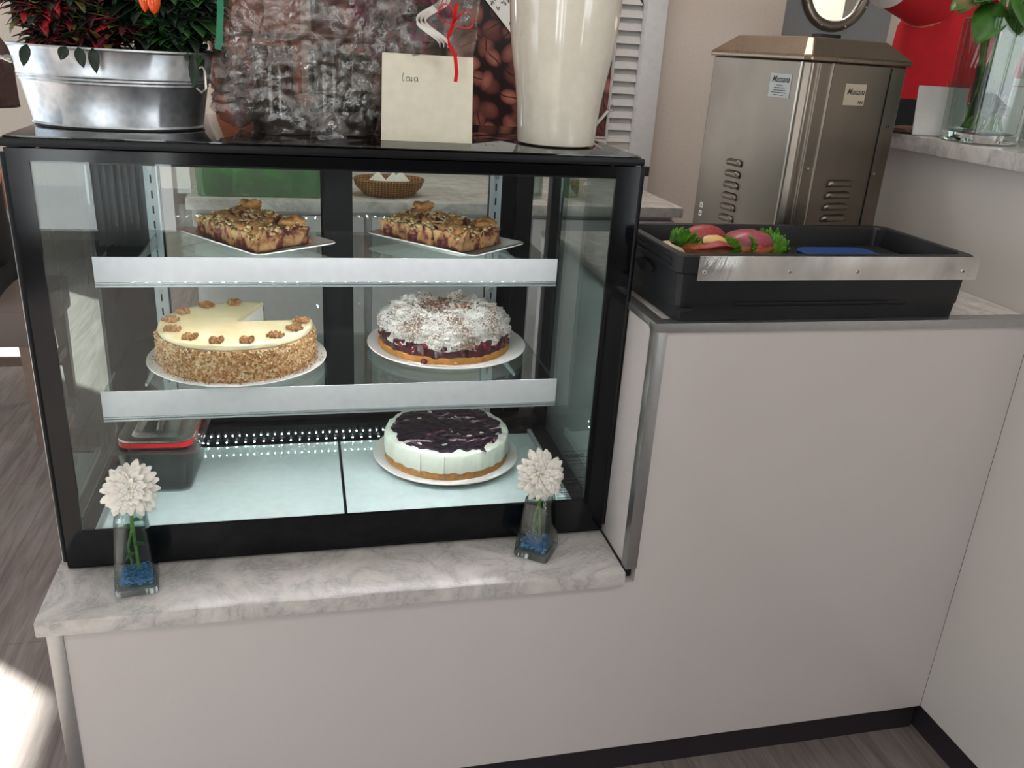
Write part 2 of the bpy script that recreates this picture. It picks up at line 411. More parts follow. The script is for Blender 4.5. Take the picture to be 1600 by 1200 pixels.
# ---------------------------------------------------------------- camera
yaw, pitch, roll, fpx = -0.2508, 0.3749, 0.0632, 1332.9
cy, sy = math.cos(yaw), math.sin(yaw)
fw = Vector((-sy*math.cos(pitch), cy*math.cos(pitch), -math.sin(pitch)))
r0 = Vector((cy, sy, 0)); u0 = r0.cross(fw); cr, sr = math.cos(roll), math.sin(roll)
rr, uu = cr*r0+sr*u0, cr*u0-sr*r0
cam = bpy.data.objects.new('camera', bpy.data.cameras.new('camera')); C.objects.link(cam)
cam.matrix_world = Matrix(((rr.x, uu.x, -fw.x, .384), (rr.y, uu.y, -fw.y, -1.2751), (rr.z, uu.z, -fw.z, .8164), (0, 0, 0, 1)))
cam.data.sensor_width = 36; cam.data.lens = fpx/1600*36; cam.data.clip_start = .02
SC.camera = cam

# ---------------------------------------------------------------- room shell
X0, X1, Y0, Y1, CZ = -3.2, 4.2, -4.0, 6.5, 2.3
struct(box(X0, X1, Y0, Y1, FZ-.05, FZ).build('floor', M['floor']))
struct(box(X0, X1, Y0, Y1, CZ, CZ+.1).build('ceiling', plain('ceiling_paint', '#d8d5d0', .8)))
wl = MB()   # left wall with two window openings (sun comes through them)
WIN = [(-1.2, 3.15), (4.45, 5.6)]; WZ0, WZ1 = FZ+.12, 1.75
wl.box(X0-.1, X0, Y0, Y1, WZ1, CZ).box(X0-.1, X0, Y0, Y1, FZ, WZ0)
wl.box(X0-.1, X0, Y0, WIN[0][0], WZ0, WZ1).box(X0-.1, X0, WIN[0][1], WIN[1][0], WZ0, WZ1).box(X0-.1, X0, WIN[1][1], Y1, WZ0, WZ1)
struct(wl.build('wall_left', M['cream_wall'], smooth=False))
wf = MB()   # wall behind the photographer, with one wide shop window
FW = (-2.3, .0)
FX = [(-2.0, -.30), (2.45, 4.1)]
SILL = FZ+.1
wf.box(X0, X1, Y0-.1, Y0, WZ1, CZ).box(X0, X1, Y0-.1, Y0, FZ, SILL)
wf.box(X0, FX[0][0], Y0-.1, Y0, SILL, WZ1).box(FX[0][1], FX[1][0], Y0-.1, Y0, SILL, WZ1).box(FX[1][1], X1, Y0-.1, Y0, SILL, WZ1)
struct(wf.build('wall_front', plain('taupe_wall_paint', '#6f6660', .8), smooth=False))
struct(box(X1, X1+.1, Y0, Y1, FZ, CZ).build('wall_right', M['cream_wall']))
struct(box(X0, X1, Y1, Y1+.1, FZ, CZ).build('wall_back', M['cream_wall']))
n = 0
for (a, b) in WIN:
    n += 1; w = thing('window_%d' % n, None, None); struct(w)
    f = MB()
    for y in (a, b-.05): f.box(X0-.09, X0-.03, y, y+.05, WZ0, WZ1)
    f.box(X0-.09, X0-.03, a, b, WZ0, WZ0+.05).box(X0-.09, X0-.03, a, b, WZ1-.05, WZ1)
    f.build('window_frame', M['white_paint'], w)
    box(X0-.065, X0-.059, a, b, WZ0, WZ1).build('window_glass', M['pane'], w)
for (a, b) in FX:
    n += 1; w = thing('window_%d' % n, None, None); struct(w)
    f = MB(); zz = SILL
    for x in (a, b-.05, (a+b)/2): f.box(x, x+.05, Y0-.09, Y0-.03, zz, WZ1)
    f.box(a, b, Y0-.09, Y0-.03, zz, zz+.05).box(a, b, Y0-.09, Y0-.03, WZ1-.05, WZ1)
    f.build('window_frame', M['white_paint'], w)
    box(a, b, Y0-.065, Y0-.059, zz, WZ1).build('window_glass', M['pane'], w)
def curtain(x0, x1, label):
    m = MB(); n_ = 60; rows = []
    for z in [SILL+.0+k*(WZ1+.05-SILL)/8 for k in range(9)]:
        rows.append([(x0+(x1-x0)*i/n_, Y0+.10+.022*math.sin(i*.9+.3*math.sin(z*3)), z) for i in range(n_+1)])
    o = m.loops(rows, False).build('curtain', CURT, None, solid=.002, fix=False); tag(o, label, 'curtain')
t_ = NT('sheer_curtain'); d_ = t_.n('BsdfDiffuse', Color=(.85, .84, .84, 1)); l_ = t_.n('BsdfTranslucent', Color=(.85, .85, .86, 1)); mx_ = t_.n('MixShader', Fac=.6)
t_.l(d_.outputs[0], mx_.inputs[1]); t_.l(l_.outputs[0], mx_.inputs[2]); t_.l(mx_.outputs[0], t_.out.inputs['Surface']); CURT = t_.m
curtain(-1.45, -1.05, 'white curtain gathered at the left side of the shop window'); curtain(-.75, -.42, 'white curtain gathered at the right side of the shop window')
# partition behind the service aisle
struct(box(.10, 1.995, 1.6, 1.7, FZ, CZ).build('wall_service', M['cream_wall']))
struct(box(1.9, 1.995, 1.7, 2.3, FZ, CZ).build('wall_return', M['cream_wall']))
wd = MB().box(1.995, 2.30, 2.26, 2.36, FZ, CZ).box(2.30, 3.02, 2.26, 2.36, 1.5, CZ).box(3.02, X1, 2.26, 2.36, FZ, CZ)
struct(wd.build('wall_passage', M['cream_wall'], smooth=False))
struct(box(2.30, 3.3, 3.3, 3.35, FZ, CZ).build('wall_kitchen', plain('white_kitchen_wall', '#efece4', .7)))

# grey swing door with porthole
d = thing('door_1', None, None, (0, 0, 0)); struct(d)
dm = MB(); ccx, ccz, R_ = 2.55, 1.116, .135; y0, y1 = 2.20, 2.24
N = 48
def ring_sq(y):
    out = []
    for i in range(N):
        a = 2*PI*i/N; c_, s_ = math.cos(a), math.sin(a)
        out.append((ccx+R_*c_, y, ccz+R_*s_))
    return out
def outer_sq(y):
    out = []
    for i in range(N):
        a = 2*PI*i/N; c_, s_ = math.cos(a), math.sin(a)
        k = min(((2.83-ccx) if c_ > 0 else (ccx-2.315))/max(abs(c_), 1e-6), (.34)/max(abs(s_), 1e-6))
        out.append((ccx+k*c_, y, ccz+k*s_))
    return out
dm.loops([ring_sq(y0), outer_sq(y0), outer_sq(y1), ring_sq(y1), ring_sq(y0)], True, False, False)
dm.box(2.315, 2.83, y0, y1, FZ+.01, ccz-.34).box(2.315, 2.83, y0, y1, ccz+.34, 1.5)
dm.build('door_leaf', M['grey_door'], d, smooth=False)
rg = MB(); rings = []
for k in range(12):
    a = 2*PI*k/12; rings.append([(ccx+(R_+.004+.022*math.cos(a))*math.cos(2*PI*i/N), y0-.006+.016*math.sin(a), ccz+(R_+.004+.022*math.cos(a))*math.sin(2*PI*i/N)) for i in range(N)])
rg.loops(rings+[rings[0]], True, False, False); rg.build('porthole_ring', M['steel'], d)
for k in range(8):
    a = 2*PI*(k+.5)/8; MB().ball((ccx+(R_+.012)*math.cos(a), y0-.022, ccz+(R_+.012)*math.sin(a)), .006, 2).build('screw', M['lid_steel'], d)
MB().cyl((ccx, y0+.02, ccz), R_+.01, .006, 48, axis='y').build('porthole_glass', M['pane'], d)

# cream wall skirting and white post right of the louvre
struct(box(1.475, 1.545, 1.54, 1.6, FZ, 1.9, .003).build('trim_1', M['white_paint']))

# ---------------------------------------------------------------- counters
low = thing('service_counter', 'long white glossy panelled counter stepping up to the right under the black crate', 'counter', (0, 0, FZ))
def L(o): return o
zf = lambda z: z-FZ
def poly_y(pts, y0, y1, mb=None):   # extrude an XZ polygon along y
    mb = mb or MB(); mb.loops([[(x, y0, z) for x, z in pts], [(x, y1, z) for x, z in pts]], True, True, True); return mb
front = [(.018, zf(-.396)), (1.5904, zf(-.396)), (1.5904, zf(.4255)), (.918, zf(.4255)), (.918, zf(-.026)), (.018, zf(-.026))]
poly_y(front, -.1225, -.105).build('front_panel', M['laminate'], low, smooth=False)
box(.03, 1.5904, -.112, -.10, zf(FZ), zf(-.396)).build('kickboard', M['kick'], low)
box(-.005, .018, -.1245, -.10, .002, zf(-.03), .001).build('corner_trim', M['alu'], low, label='dull steel strip on the left corner')
box(-.004, .004, -.10, .46, .002, zf(-.03)).build('end_panel', M['laminate'], low)
box(.901, .918, -.105, .56, zf(-.0), zf(.428)).build('side_panel', M['laminate'], low)
box(.898, .918, -.1262, -.105, zf(.002), zf(.4275), .0008).build('edge_trim', M['alu'], low, label='bright steel strip on the upright corner of the step')
box(.898, 1.5904, -.1262, -.10, zf(.4255), zf(.4405), .0008).build('top_trim', M['alu'], low, label='steel strip along the top edge')
box(.898, .918, -.10, .56, zf(.4285), zf(.4405), .0008).build('side_trim', M['alu'], low)
MB().box(.918, 1.5904, -.10, .56, zf(.42), zf(.4395)).build('worktop', M['marble'], low, smooth=False)
box(.95, 1.5, -.08, .45, zf(-.45), zf(.41)).build('carcass', M['kick'], low)
led_ = box(-.0165, .8975, -.1325, .48, -.0265, 0, .004).build('marble_ledge', M['marble'], None)
led_.modifiers.clear(); tag(led_, 'pale grey veined marble slab carrying the glass cake display case', 'countertop')

hc = thing('high_counter', 'taller white glass-fronted counter at the right edge', 'counter', (1.5904, -1.2, FZ))
def hbox(x0, x1, y0, y1, z0, z1, b=0): return box(x0-1.5904, x1-1.5904, y0+1.2, y1+1.2, z0-FZ, z1-FZ, b)
hbox(1.5915, 1.61, -1.6, -.1225+.0, -.396, .668).build('front_panel', M['hc_panel'], hc)
hbox(1.5915, 1.61, -.1205, .36, -.396, .668).build('front_panel', M['hc_panel'], hc)
hbox(1.598, 1.61, -1.6, .36, FZ, -.397).build('kickboard', M['kick'], hc)
hbox(1.5912, 1.6, -.1222, -.1208, -.396, .668).build('joint_seam', M['kick'], hc)
hbox(1.61, 2.15, -1.6, .36, FZ, .668).build('carcass', M['hc_panel'], hc)
mt = box(1.5725, 2.2, -1.62, .375, .670, .70, .003).build('marble_countertop', M['marble']); tag(mt, 'marble top of the tall counter carrying the tall vase of greens', 'countertop')
# back counter
bc = thing('back_counter', 'white back counter with marble slab seen through the display case', 'counter', (.12, .895, FZ))
box(0, 1.25, .02, .69, 0, zf(.41)).build('cabinet_body', M['white_paint'], bc)
for k in range(3):
    dd = box(.01+.42*k, .41+.42*k, 0, .019, .1, zf(.40), .003).build('cabinet_door', M['white_paint'], bc)
    box(.18+.42*k, .30+.42*k, -.02, -.001, zf(.33), zf(.342), .003).build('handle', M['alu'], dd)
box(-.01, 1.265, -.015, .70, zf(.4125), zf(.44), .003).build('marble_slab', M['marble'], bc)
bs = box(.43, 1.474, 1.575, 1.5985, .4405, .553).build('whitewashed_backsplash', M['planks']); tag(bs, 'whitewashed plank strip behind the back counter', 'wall panel')
# tall worktop extension beyond the crate for the whipped cream machine stays in the service counter (same slab)

# ---------------------------------------------------------------- display case
W, H, DP = .9, .6707, .44
case = thing('display_case', 'black framed glass cake display case with two shelves', 'display case', (0, 0, .0005))
B = M['black']
box(.0, W-.003, .004, DP, 0, .028, .004).build('base', B, case)
for x in (.002, W-.026):
    box(x, x+.022, .008, .026, .028, H-.022, .002).build('corner_post', B, case)
    box(x, x+.026, DP-.03, DP, .028, H-.022, .002).build('corner_post', B, case)
t = MB().box(-.004, W, -.004, .03, H-.014, H-.003, .004).box(-.004, W, DP-.03, DP, H-.022, H-.003, .004).box(-.004, .026, .03, DP-.03, H-.022, H-.003, .003).box(W-.030, W, .03, DP-.03, H-.022, H-.003, .003)
t.build('top_frame', B, case)
box(.002, W-.006, .002, DP-.002, H-.003, H, .001).build('top_glass', M['top_pane'], case)
box(.028, W-.03, .03, DP-.03, H-.028, H-.0225).build('top_panel', M['frit'], case)
# front pane and its enamelled border
fg = box(.004, W-.006, -.004, 0, .01, H-.0155).build('front_glass', M['pane'], case)
fr = MB()
fr.box(.003, .032, -.005, .0012, .010, H-.0152).box(W-.045, W-.005, -.005, .0012, .010, H-.0152)
fr.box(.032, W-.045, -.005, .0012, .010, .072).box(.032, W-.045, -.005, .0012, H-.031, H-.0152)
fr.build('enamel_border', M['frit'], case, smooth=False)
MB().cyl((W-.003, -.002, .335), .0045, .63, 16).build('hinge_rail', B, case)
MB().cyl((W+.001, -.003, H-.021), .007, .014, 16).build('hinge_cap', B, case)
MB().cyl((.001, -.002, .335), .0045, .63, 16).build('hinge_rail', B, case)
for x in (.004, W-.008):
    box(x, x+.004, .027, DP-.031, .03, H-.023).build('side_glass', M['side_pane'], case)
# header, rear header and rear sill
box(.028, W-.03, .008, .030, H-.036, H-.024, .003).build('front_header', B, case)
box(.028, W-.03, DP-.040, DP-.005, .604, H-.024, .003).build('rear_header', B, case)
g = MB().box(.028, W-.03, DP-.06, DP-.005, .028, .066, .003)
g.build('rear_grille', B, case)
g = MB()
for k in range(64): g.box(.06+.0123*k, .0612+.0123*k, DP-.0625, DP-.0602, .040, .060)
g.build('grille_ribs', M['frit'], case)
# sliding rear doors
for i, (a, b) in enumerate(((.075, .475), (.415, .80))):
    yy = DP-.036 + (.012 if i else 0)
    dr = MB()
    for x in (a, b-.055): dr.box(x, x+.055, yy, yy+.01, .067, .603)
    dr.box(a+.055, b-.055, yy, yy+.01, .067, .085).box(a+.055, b-.055, yy, yy+.01, .597, .603)
    o = dr.build('sliding_door', B, case, smooth=False)
    box(a+.055, b-.055, yy+.003, yy+.007, .085, .597).build('door_pane', M['pane'], o)
for a, b in ((.028, .075), (.80, .835)): box(a, b, DP-.03, DP-.02, .067, .604).build('rear_side_panel', B, case, smooth=False)
# slotted shelf rails
for (x, y) in ((.118, DP-.056), (.752, DP-.056)):
    o = box(x-.0115, x+.0115, y, y+.006, .067, .600, .0006).build('shelf_rail', M['rail'], case)
    s = MB()
    for k in range(18): s.box(x-.0014, x+.0014, y-.0007, y-.0001, .085+.0275*k, .099+.0275*k)
    s.build('slots', M['dark_opening'], o)
    for z in (.580, .352, .11): MB().cyl((x, y-.001, z), .005, .003, 16, axis='y').build('screw', M['alu'], o)
for x in (.012, W-.016):
    box(x, x+.003, .035, .06, .085, .59).build('side_strip', M['rail'], case)
# shelves
def shelf(x0, x1, yf, yb, zt, zb, zg, dots):
    bmx = MB(); poly = []
    rr_ = .03
    poly = [(x0, yf), (x1, yf), (x1, yb-rr_)] + [(x1-rr_+rr_*math.cos(a), yb-rr_+rr_*math.sin(a)) for a in (.4, .8, 1.2)] + [(x1-rr_, yb), (x0+rr_, yb)] + [(x0+rr_-rr_*math.sin(a), yb-rr_+rr_*math.cos(a)) for a in (.4, .8, 1.2)] + [(x0, yb-rr_)]
    bmx.prism(poly, .006, None, zg-.006)
    sh = bmx.build('glass_shelf', M['pane_green'], case, smooth=False)
    ps = MB().box(x0-.002, x1+.002, yf-.004, yf-.001, zb+.008, zt, .0006).build('price_strip', M['white_shelf'], sh)
    MB().box(x0-.002, x1+.002, yf-.0055, yf+.012, zb, zb+.0035, .001).box(x0-.002, x1+.002, yf-.0055, yf-.001, zb+.0045, zb+.0075, .001).build('strip_profile', M['rail'], sh)
    led = MB()
    for k in range(dots):
        x = x0+.05+(x1-x0-.1)*k/(dots-1)
        led.box(x-.0017, x+.0017, yf+.0130, yf+.0165, zb+.0012, zb+.0042)
    led.build('led_strip', M['led'], sh, smooth=False)
    for x in (.118, .752):
        br = MB(); br.loops([[(x-.0015, yf+.06, zg-.008), (x-.0015, yf+.06, zg-.013), (x-.0015, DP-.057, zg-.035), (x-.0015, DP-.057, zg-.008)], [(x+.0015, yf+.06, zg-.008), (x+.0015, yf+.06, zg-.013), (x+.0015, DP-.057, zg-.035), (x+.0015, DP-.057, zg-.008)]])
        br.build('bracket', M['rail'], sh, smooth=False)
shelf(.068, .806, .12, DP-.062, .481, .433, .469, 34)
shelf(.063, .813, .09, DP-.062, .270, .2185, .266, 34)
# bottom deck: two opal glass panels, and a LED row in the rear grille
for a, b in ((.034, .438), (.443, .856)):
    box(a, b, .03, .365, .026, .032, .001).build('deck_panel', M['deck'], case)
lb = MB()
for k in range(52): lb.box(.09+.0138*k, .0921+.0138*k, DP-.0640, DP-.0628, .0485, .0505)
lb.build('led_strip', M['led_dim'], case, smooth=False)
lb = MB()
for k in range(40): lb.box(.09+.018*k, .0925+.018*k, DP-.067, DP-.0645, .0355, .0365)
lb.build('led_strip', M['led_dim'], case, smooth=False)
lb = MB()
for k in range(40): lb.box(.07+.0195*k, .0725+.0195*k, .013, .020, H-.0362, H-.0352)
lb.build('led_strip', M['led_header'], case, smooth=False)
for x in (.034, .846):
    MB().box(x, x+.008, .03, .37, .033, .040, .001).build('deck_rail', M['rail'], case)
# printed warning on the front glass, lower right
wz = .166
text('WARNING', .0085, M['ink'], case, (.826, -.0045, wz-.005), (PI/2, 0, 0), 'warning_lettering', ext=.0001, bold=.0002)
lm = MB()
for k, z in enumerate((.170, .158, .145, .133, .117, .104, .094, .085, .074)): lm.box(.803, .853, -.0047, -.0042, z-.0003, z+.0003)
for (a, b, z) in ((.805, .848, .152), (.805, .828, .139), (.805, .832, .127), (.81, .85, .110), (.805, .845, .099), (.805, .826, .089), (.805, .83, .079)):
    x = a
    while x < b: w_ = random.uniform(.002, .006); lm.box(x, min(x+w_, b), -.0047, -.0042, z-.0007, z+.0007); x += w_+.0013
lm.build('printed_lines', M['ink'], case, smooth=False)

# ---------------------------------------------------------------- plates and cakes
def round_plate(name, label, cx_, cy_, z, r):
    o = MB().lathe([(0, 0), (r*.62, 0), (r*.64, .003), (r*.98, .0115), (r, .0125), (r*.995, .0140), (r*.96, .0135), (r*.66, .0065), (0, .0055)], 72, cap0=False, cap1=False).build(name, M['porcelain'], None)
    o.location = (cx_, cy_, z); return tag(o, label, 'plate')
ZL = .2665; ZU = .4695; ZD = .0325
round_plate('cake_plate', 'round white plate under the nut-coated walnut cake', .263, .225, ZL, .153)
round_plate('cake_plate', 'round white plate under the cherry cream cake', .646, .278, ZL, .153)
round_plate('cake_plate', 'round white plate under the dark berry cheesecake on the bottom deck', .651, .272, ZD, .146)

def disc_sector(mb, r, z0, z1, a0, a1, n=72, nr=10, bev=.006, top=lambda x, y: 0, cham=True):
    """pie-shaped solid with a gridded top, sector from a0 to a1 (radians)"""
    full = abs(a1-a0-2*PI) < 1e-6
    prof = [(r, z0), (r, z1-bev), (r-bev*.3, z1-bev*.3), (r-bev, z1)] + [((r-bev)*(1-k/nr), z1) for k in range(1, nr)]
    cols = []
    m = n if full else n+1
    for i in range(m):
        a = a0+(a1-a0)*i/n; c_, s_ = math.cos(a), math.sin(a)
        cols.append([mb.bm.verts.new((p*c_, p*s_, z+(top(p*c_, p*s_) if k >= 2 else 0))) for k, (p, z) in enumerate(prof)])
    ct = mb.bm.verts.new((0, 0, z1+top(0, 0))); cb = mb.bm.verts.new((0, 0, z0))
    for i in range(n):
        A = cols[i]; Bc = cols[(i+1) % m]
        for k in range(len(prof)-1): mb.bm.faces.new((A[k], Bc[k], Bc[k+1], A[k+1]))
        mb.bm.faces.new((A[-1], Bc[-1], ct)); mb.bm.faces.new((Bc[0], A[0], cb))
    if not full:
        for A in (cols[0], cols[-1]):
            mb.bm.faces.new([cb]+A+[ct])
    return mb

# walnut cake: missing slices at the back right
wc = thing('walnut_cake', 'round walnut cake with pale yellow icing and chopped nut sides, slices missing', 'cake', (.263, .225, ZL+.0062))
A0, A1 = math.radians(72), math.radians(364)
R1 = .130
body = disc_sector(MB(), R1-.002, 0, .062, A0, A1, 90, 6)
body.build('sponge_body', M['cream'], wc)
top = disc_sector(MB(), R1, .0605, .0685, A0, A1, 96, 12, .005, lambda x, y: .0012*noise.noise(Vector((x*18, y*18, 1))))
top.build('icing_top', M['icing'], wc)
nt = MB()
def ringwall(mb, r, z0, z1, a0, a1, th, nn=150, nz=14, amp=.0018):
    rows = []
    for k in range(nz+1):
        z = z0+(z1-z0)*k/nz; row = []
        for i in range(nn+1):
            a = a0+(a1-a0)*i/nn
            rr_ = r+th*(1 if k < nz else .2)+amp*noise.noise(Vector((a*22, z*160, 3)))
            zz = z if k < nz else z1-.004*abs(noise.noise(Vector((a*9, 0, 9))))*1.5
            row.append((rr_*math.cos(a), rr_*math.sin(a), zz))
        rows.append(row)
    rows.append([(r*.97*math.cos(a0+(a1-a0)*i/nn), r*.97*math.sin(a0+(a1-a0)*i/nn), z1-.003) for i in range(nn+1)])
    return mb.loops(rows, False)
ringwall(nt, R1, 0, .060, A0, A1, .003)
for k in range(2600):
    a = random.uniform(A0+.01, A1-.01); z = random.uniform(.0, .0585)**1.0
    if z > .05 and noise.noise(Vector((a*4, 2, 0))) > .12: continue
    rr_ = R1+.0035+random.uniform(-.001, .002)+(.003 if z < .006 else 0)
    nt.ball((rr_*math.cos(a), rr_*math.sin(a), z+.0012), random.uniform(.0011, .0023), 1, (1, random.uniform(.5, 1), random.uniform(.5, .9)), Euler((random.random()*6, random.random()*6, 0)).to_matrix())
nt.build('nut_coating', M['nuts'], wc, fix=False)
def walnut(mb, r):
    for s in (-1, 1):
        for k in range(4):
            y = (-1.5+k)*r*.42; w = r*(.62 if k in (1, 2) else .42)
            mb.ball((s*r*.36, y, r*.24), w*.50, 2, (1.0, .62, .95), Euler((0, 0, s*.5*(k-1.5)*-.5)).to_matrix(), .5)
        mb.ball((s*r*.14, 0, r*.18), r*.42, 2, (.5, 1.7, .8), None, .4)
    return mb
angs = [200, 222, 172, 151, 128, 247, 271, 295, 322, 345, 358, 104]
angs = [96, 122, 150, 176, 204, 232, 257, 282, 308, 334, 357]
for k, a in enumerate(angs):
    a = math.radians(a); q = walnut(MB(), .0180).build('walnut_half', M['walnut'], wc)
    q.location = ((R1-.020)*math.cos(a), (R1-.020)*math.sin(a), .0670); q.rotation_euler = (0, 0, a+random.uniform(-.6, .6)+PI/2)
ck = MB()
for a in (96+14, 136+4):
    a = math.radians(a); c_, s_ = math.cos(a), math.sin(a)
    ck.loops([[(.01*c_-.0004*s_, .01*s_+.0004*c_, .0675), (.01*c_+.0004*s_, .01*s_-.0004*c_, .0675)], [(.01*c_-.0004*s_, .01*s_+.0004*c_, .0693), (.01*c_+.0004*s_, .01*s_-.0004*c_, .0693)]], False)
ck.bm.free()
cr_ = MB()
for k in range(90):
    a = random.uniform(PI, 2*PI); r_ = random.uniform(.136, .148)
    cr_.ball((r_*math.cos(a), r_*math.sin(a), .0068+random.uniform(0, .001)+(r_-.136)*.12), random.uniform(.0007, .0016), 1)
cr_.build('fallen_nut_crumbs', M['nuts'], wc, fix=False)['kind'] = 'stuff'

# cherry cream cake
cc = thing('cherry_cream_cake', 'cherry cake on golden sponge heaped with chocolate-dusted whipped cream', 'cake', (.641, .278, ZL+.0062))
RC = .126; a0, a1 = math.radians(112), math.radians(112+318)
def wob(f, amp, seed): return lambda a: 1+amp*noise.noise(Vector((math.cos(a)*f, math.sin(a)*f, seed)))
sp = disc_sector(MB(), RC, 0, .017, a0, a1, 96, 6, .004)
for v in sp.bm.verts:
    v.co += Vector((noise.noise(v.co*60), noise.noise(v.co*60+Vector((5, 0, 0))), .5*noise.noise(v.co*50)))*.003
    if v.co.z < 0: v.co.z = 0
sp.build('sponge_base', M['sponge'], cc)
fl = disc_sector(MB(), RC-.002, .0145, .041, a0, a1, 110, 6, .006)
for v in fl.bm.verts:
    v.co += Vector((noise.noise(v.co*70), noise.noise(v.co*70+Vector((5, 0, 0))), .8*noise.noise(v.co*60)))*.005
fl.build('cherry_filling', M['cherry_fill'], cc)
for k in range(26):
    a = math.radians(random.uniform(115, 425)); 
    MB().ball(((RC-.005)*math.cos(a), (RC-.005)*math.sin(a), random.uniform(.024, .036)), .0065, 2, (1, 1, .85), None, .1).build('cherry', M['cherry'], cc)
MB().ball((-.055, -.116, .0085), .007, 2, (1, 1, .9)).build('cherry', M['cherry'], cc)
# cream heap: a displaced dome with lobes
cm = MB(); NA, NR = 150, 46; rows = []
for k in range(NR+1):
    t_ = k/NR; row = []
    for i in range(NA):
        a = 2*PI*i/NA; 
        rim = (RC-.003)*(1+.09*noise.noise(Vector((math.cos(a)*3, math.sin(a)*3, 7))))
        dip = math.exp(-((a-math.radians(88))/.28)**2)
        rim *= 1-.35*dip
        r_ = rim*math.sin(t_*PI/2)**.8
        h_ = .036*max(0, math.cos(t_*PI/2))**.45*(1-.45*dip*t_)+.012*math.exp(-((r_-.075)/.03)**2)
        x, y = r_*math.cos(a), r_*math.sin(a); z = .037+h_-(.009*t_**6)*(1+1.6*noise.noise(Vector((math.cos(a)*4, math.sin(a)*4, 2))))
        p = Vector((x, y, z)); n1 = noise.noise(p*38); n2 = noise.noise(p*95+Vector((3, 1, 2))); n3 = noise.noise(p*210)
        dsp = .012*n1+.010*abs(n2)+.006*n3
        nrm = Vector((x*.8, y*.8, .05)).normalized()
        row.append(p+nrm*dsp)
    rows.append(row)
cm.loops(rows, True, False, True)
for k in range(620):
    a = random.uniform(0, 2*PI); t_ = random.uniform(.2, 1)**.6
    dip = math.exp(-((a-math.radians(88))/.28)**2)
    r_ = (RC-.006)*t_*(1-.35*dip)
    z = .042+.024*(1-t_**4)+random.uniform(-.002, .007)
    cm.ball((r_*math.cos(a), r_*math.sin(a), z), random.uniform(.003, .0085), 2, (1, 1, .8), Euler((random.random()*3, random.random()*3, 0)).to_matrix(), .7)
cm.build('whipped_cream', M['dusted'], cc, fix=False)
ff = MB()
for k in range(260):
    a = random.uniform(0, 2*PI); r_ = .075*math.sqrt(random.random()); 
    x, y = r_*math.cos(a)*1.25, r_*math.sin(a)*.8-.005
    z = .086-.16*r_+random.uniform(-.003, .006)
    ff.box(-random.uniform(.002, .007), random.uniform(.002, .006), -.0018, .0018, 0, .0006, 0, Matrix.Translation((x, y, z)) @ Euler((random.uniform(-.6, .6), random.uniform(-.6, .6), random.random()*3)).to_matrix().to_4x4())
ff.build('chocolate_flakes', plain('chocolate_shavings', '#7a5340', .5, var=.4, bscale=90), cc, smooth=False, fix=False)['kind'] = 'stuff'
cr_ = MB()
for (x, y, r_) in ((.0, -.134, .0035), (-.06, -.128, .0018), (-.085, -.11, .0016), (.04, -.13, .0012), (.05, -.128, .001), (.06, -.122, .001), (-.1, -.095, .0012), (-.04, -.13, .0016), (.075, -.112, .0015), (.015, -.13, .001)):
    cr_.ball((x, y, .0082+r_*.5), r_, 1, (1.2, .8, .7), None, .4)
cr_.build('fallen_crumbs', M['sponge'], cc, fix=False)['kind'] = 'stuff'

# berry cheesecake
bk = thing('berry_cheesecake', 'white cheesecake on a biscuit base topped with dark berry sauce', 'cake', (.651, .272, ZD+.0062))
RB = .124
disc_sector(MB(), RB, 0, .0205, 0, 2*PI, 96, 6, .002).build('biscuit_base', M['biscuit'], bk)
cf = disc_sector(MB(), RB+.001, .0205, .058, 0, 2*PI, 160, 10, .008)
for v in cf.bm.verts:
    r_ = math.hypot(v.co.x, v.co.y); a = math.atan2(v.co.y, v.co.x)
    k = noise.noise(Vector((a*9, v.co.z*25, 1)))*.0022+noise.noise(v.co*80)*.0012
    if r_ > .05: v.co.x += v.co.x/r_*k; v.co.y += v.co.y/r_*k
    if v.co.z > .05: v.co.z += noise.noise(v.co*55)*.004
    if v.co.z < .022: v.co.z += noise.noise(Vector((a*9, 0, 4)))*.003-.001
cf.build('cream_filling', M['cheese_cream'], bk)
CUT = plain('cut_line', '#a9ae9f', .8)
for deg in (238, 259):
    a = math.radians(deg); c_, s_ = math.cos(a), math.sin(a)
    MB().box(-.0004, .0004, -.0006, .0016, .006, .055, 0, Matrix.Translation((RB*c_+.001*c_, RB*s_+.001*s_, 0)) @ Matrix.Rotation(a-PI/2, 4, 'Z')).build('slice_cut', CUT, bk)
ts = MB(); rows = []
NA = 200
for k in range(26):
    t_ = k/25; row = []
    for i in range(NA):
        a = 2*PI*i/NA
        rim = .112+.0095*noise.noise(Vector((math.cos(a)*3.2, math.sin(a)*3.2, 5)))+.006*noise.noise(Vector((a*7, 1, 5)))
        if abs(a-math.radians(297)) < .06: rim += .017*(1-abs(a-math.radians(297))/.06)
        r_ = rim*t_; z = .0605-(.0035 if t_ > .97 else 0)
        p = Vector((r_*math.cos(a), r_*math.sin(a), z)); p.z += .0022*noise.noise(p*70)+.0014*noise.noise(p*160)
        row.append(p)
    rows.append(row)
ts.loops(rows, True, True, False); ts.build('berry_topping', M['berry'], bk)

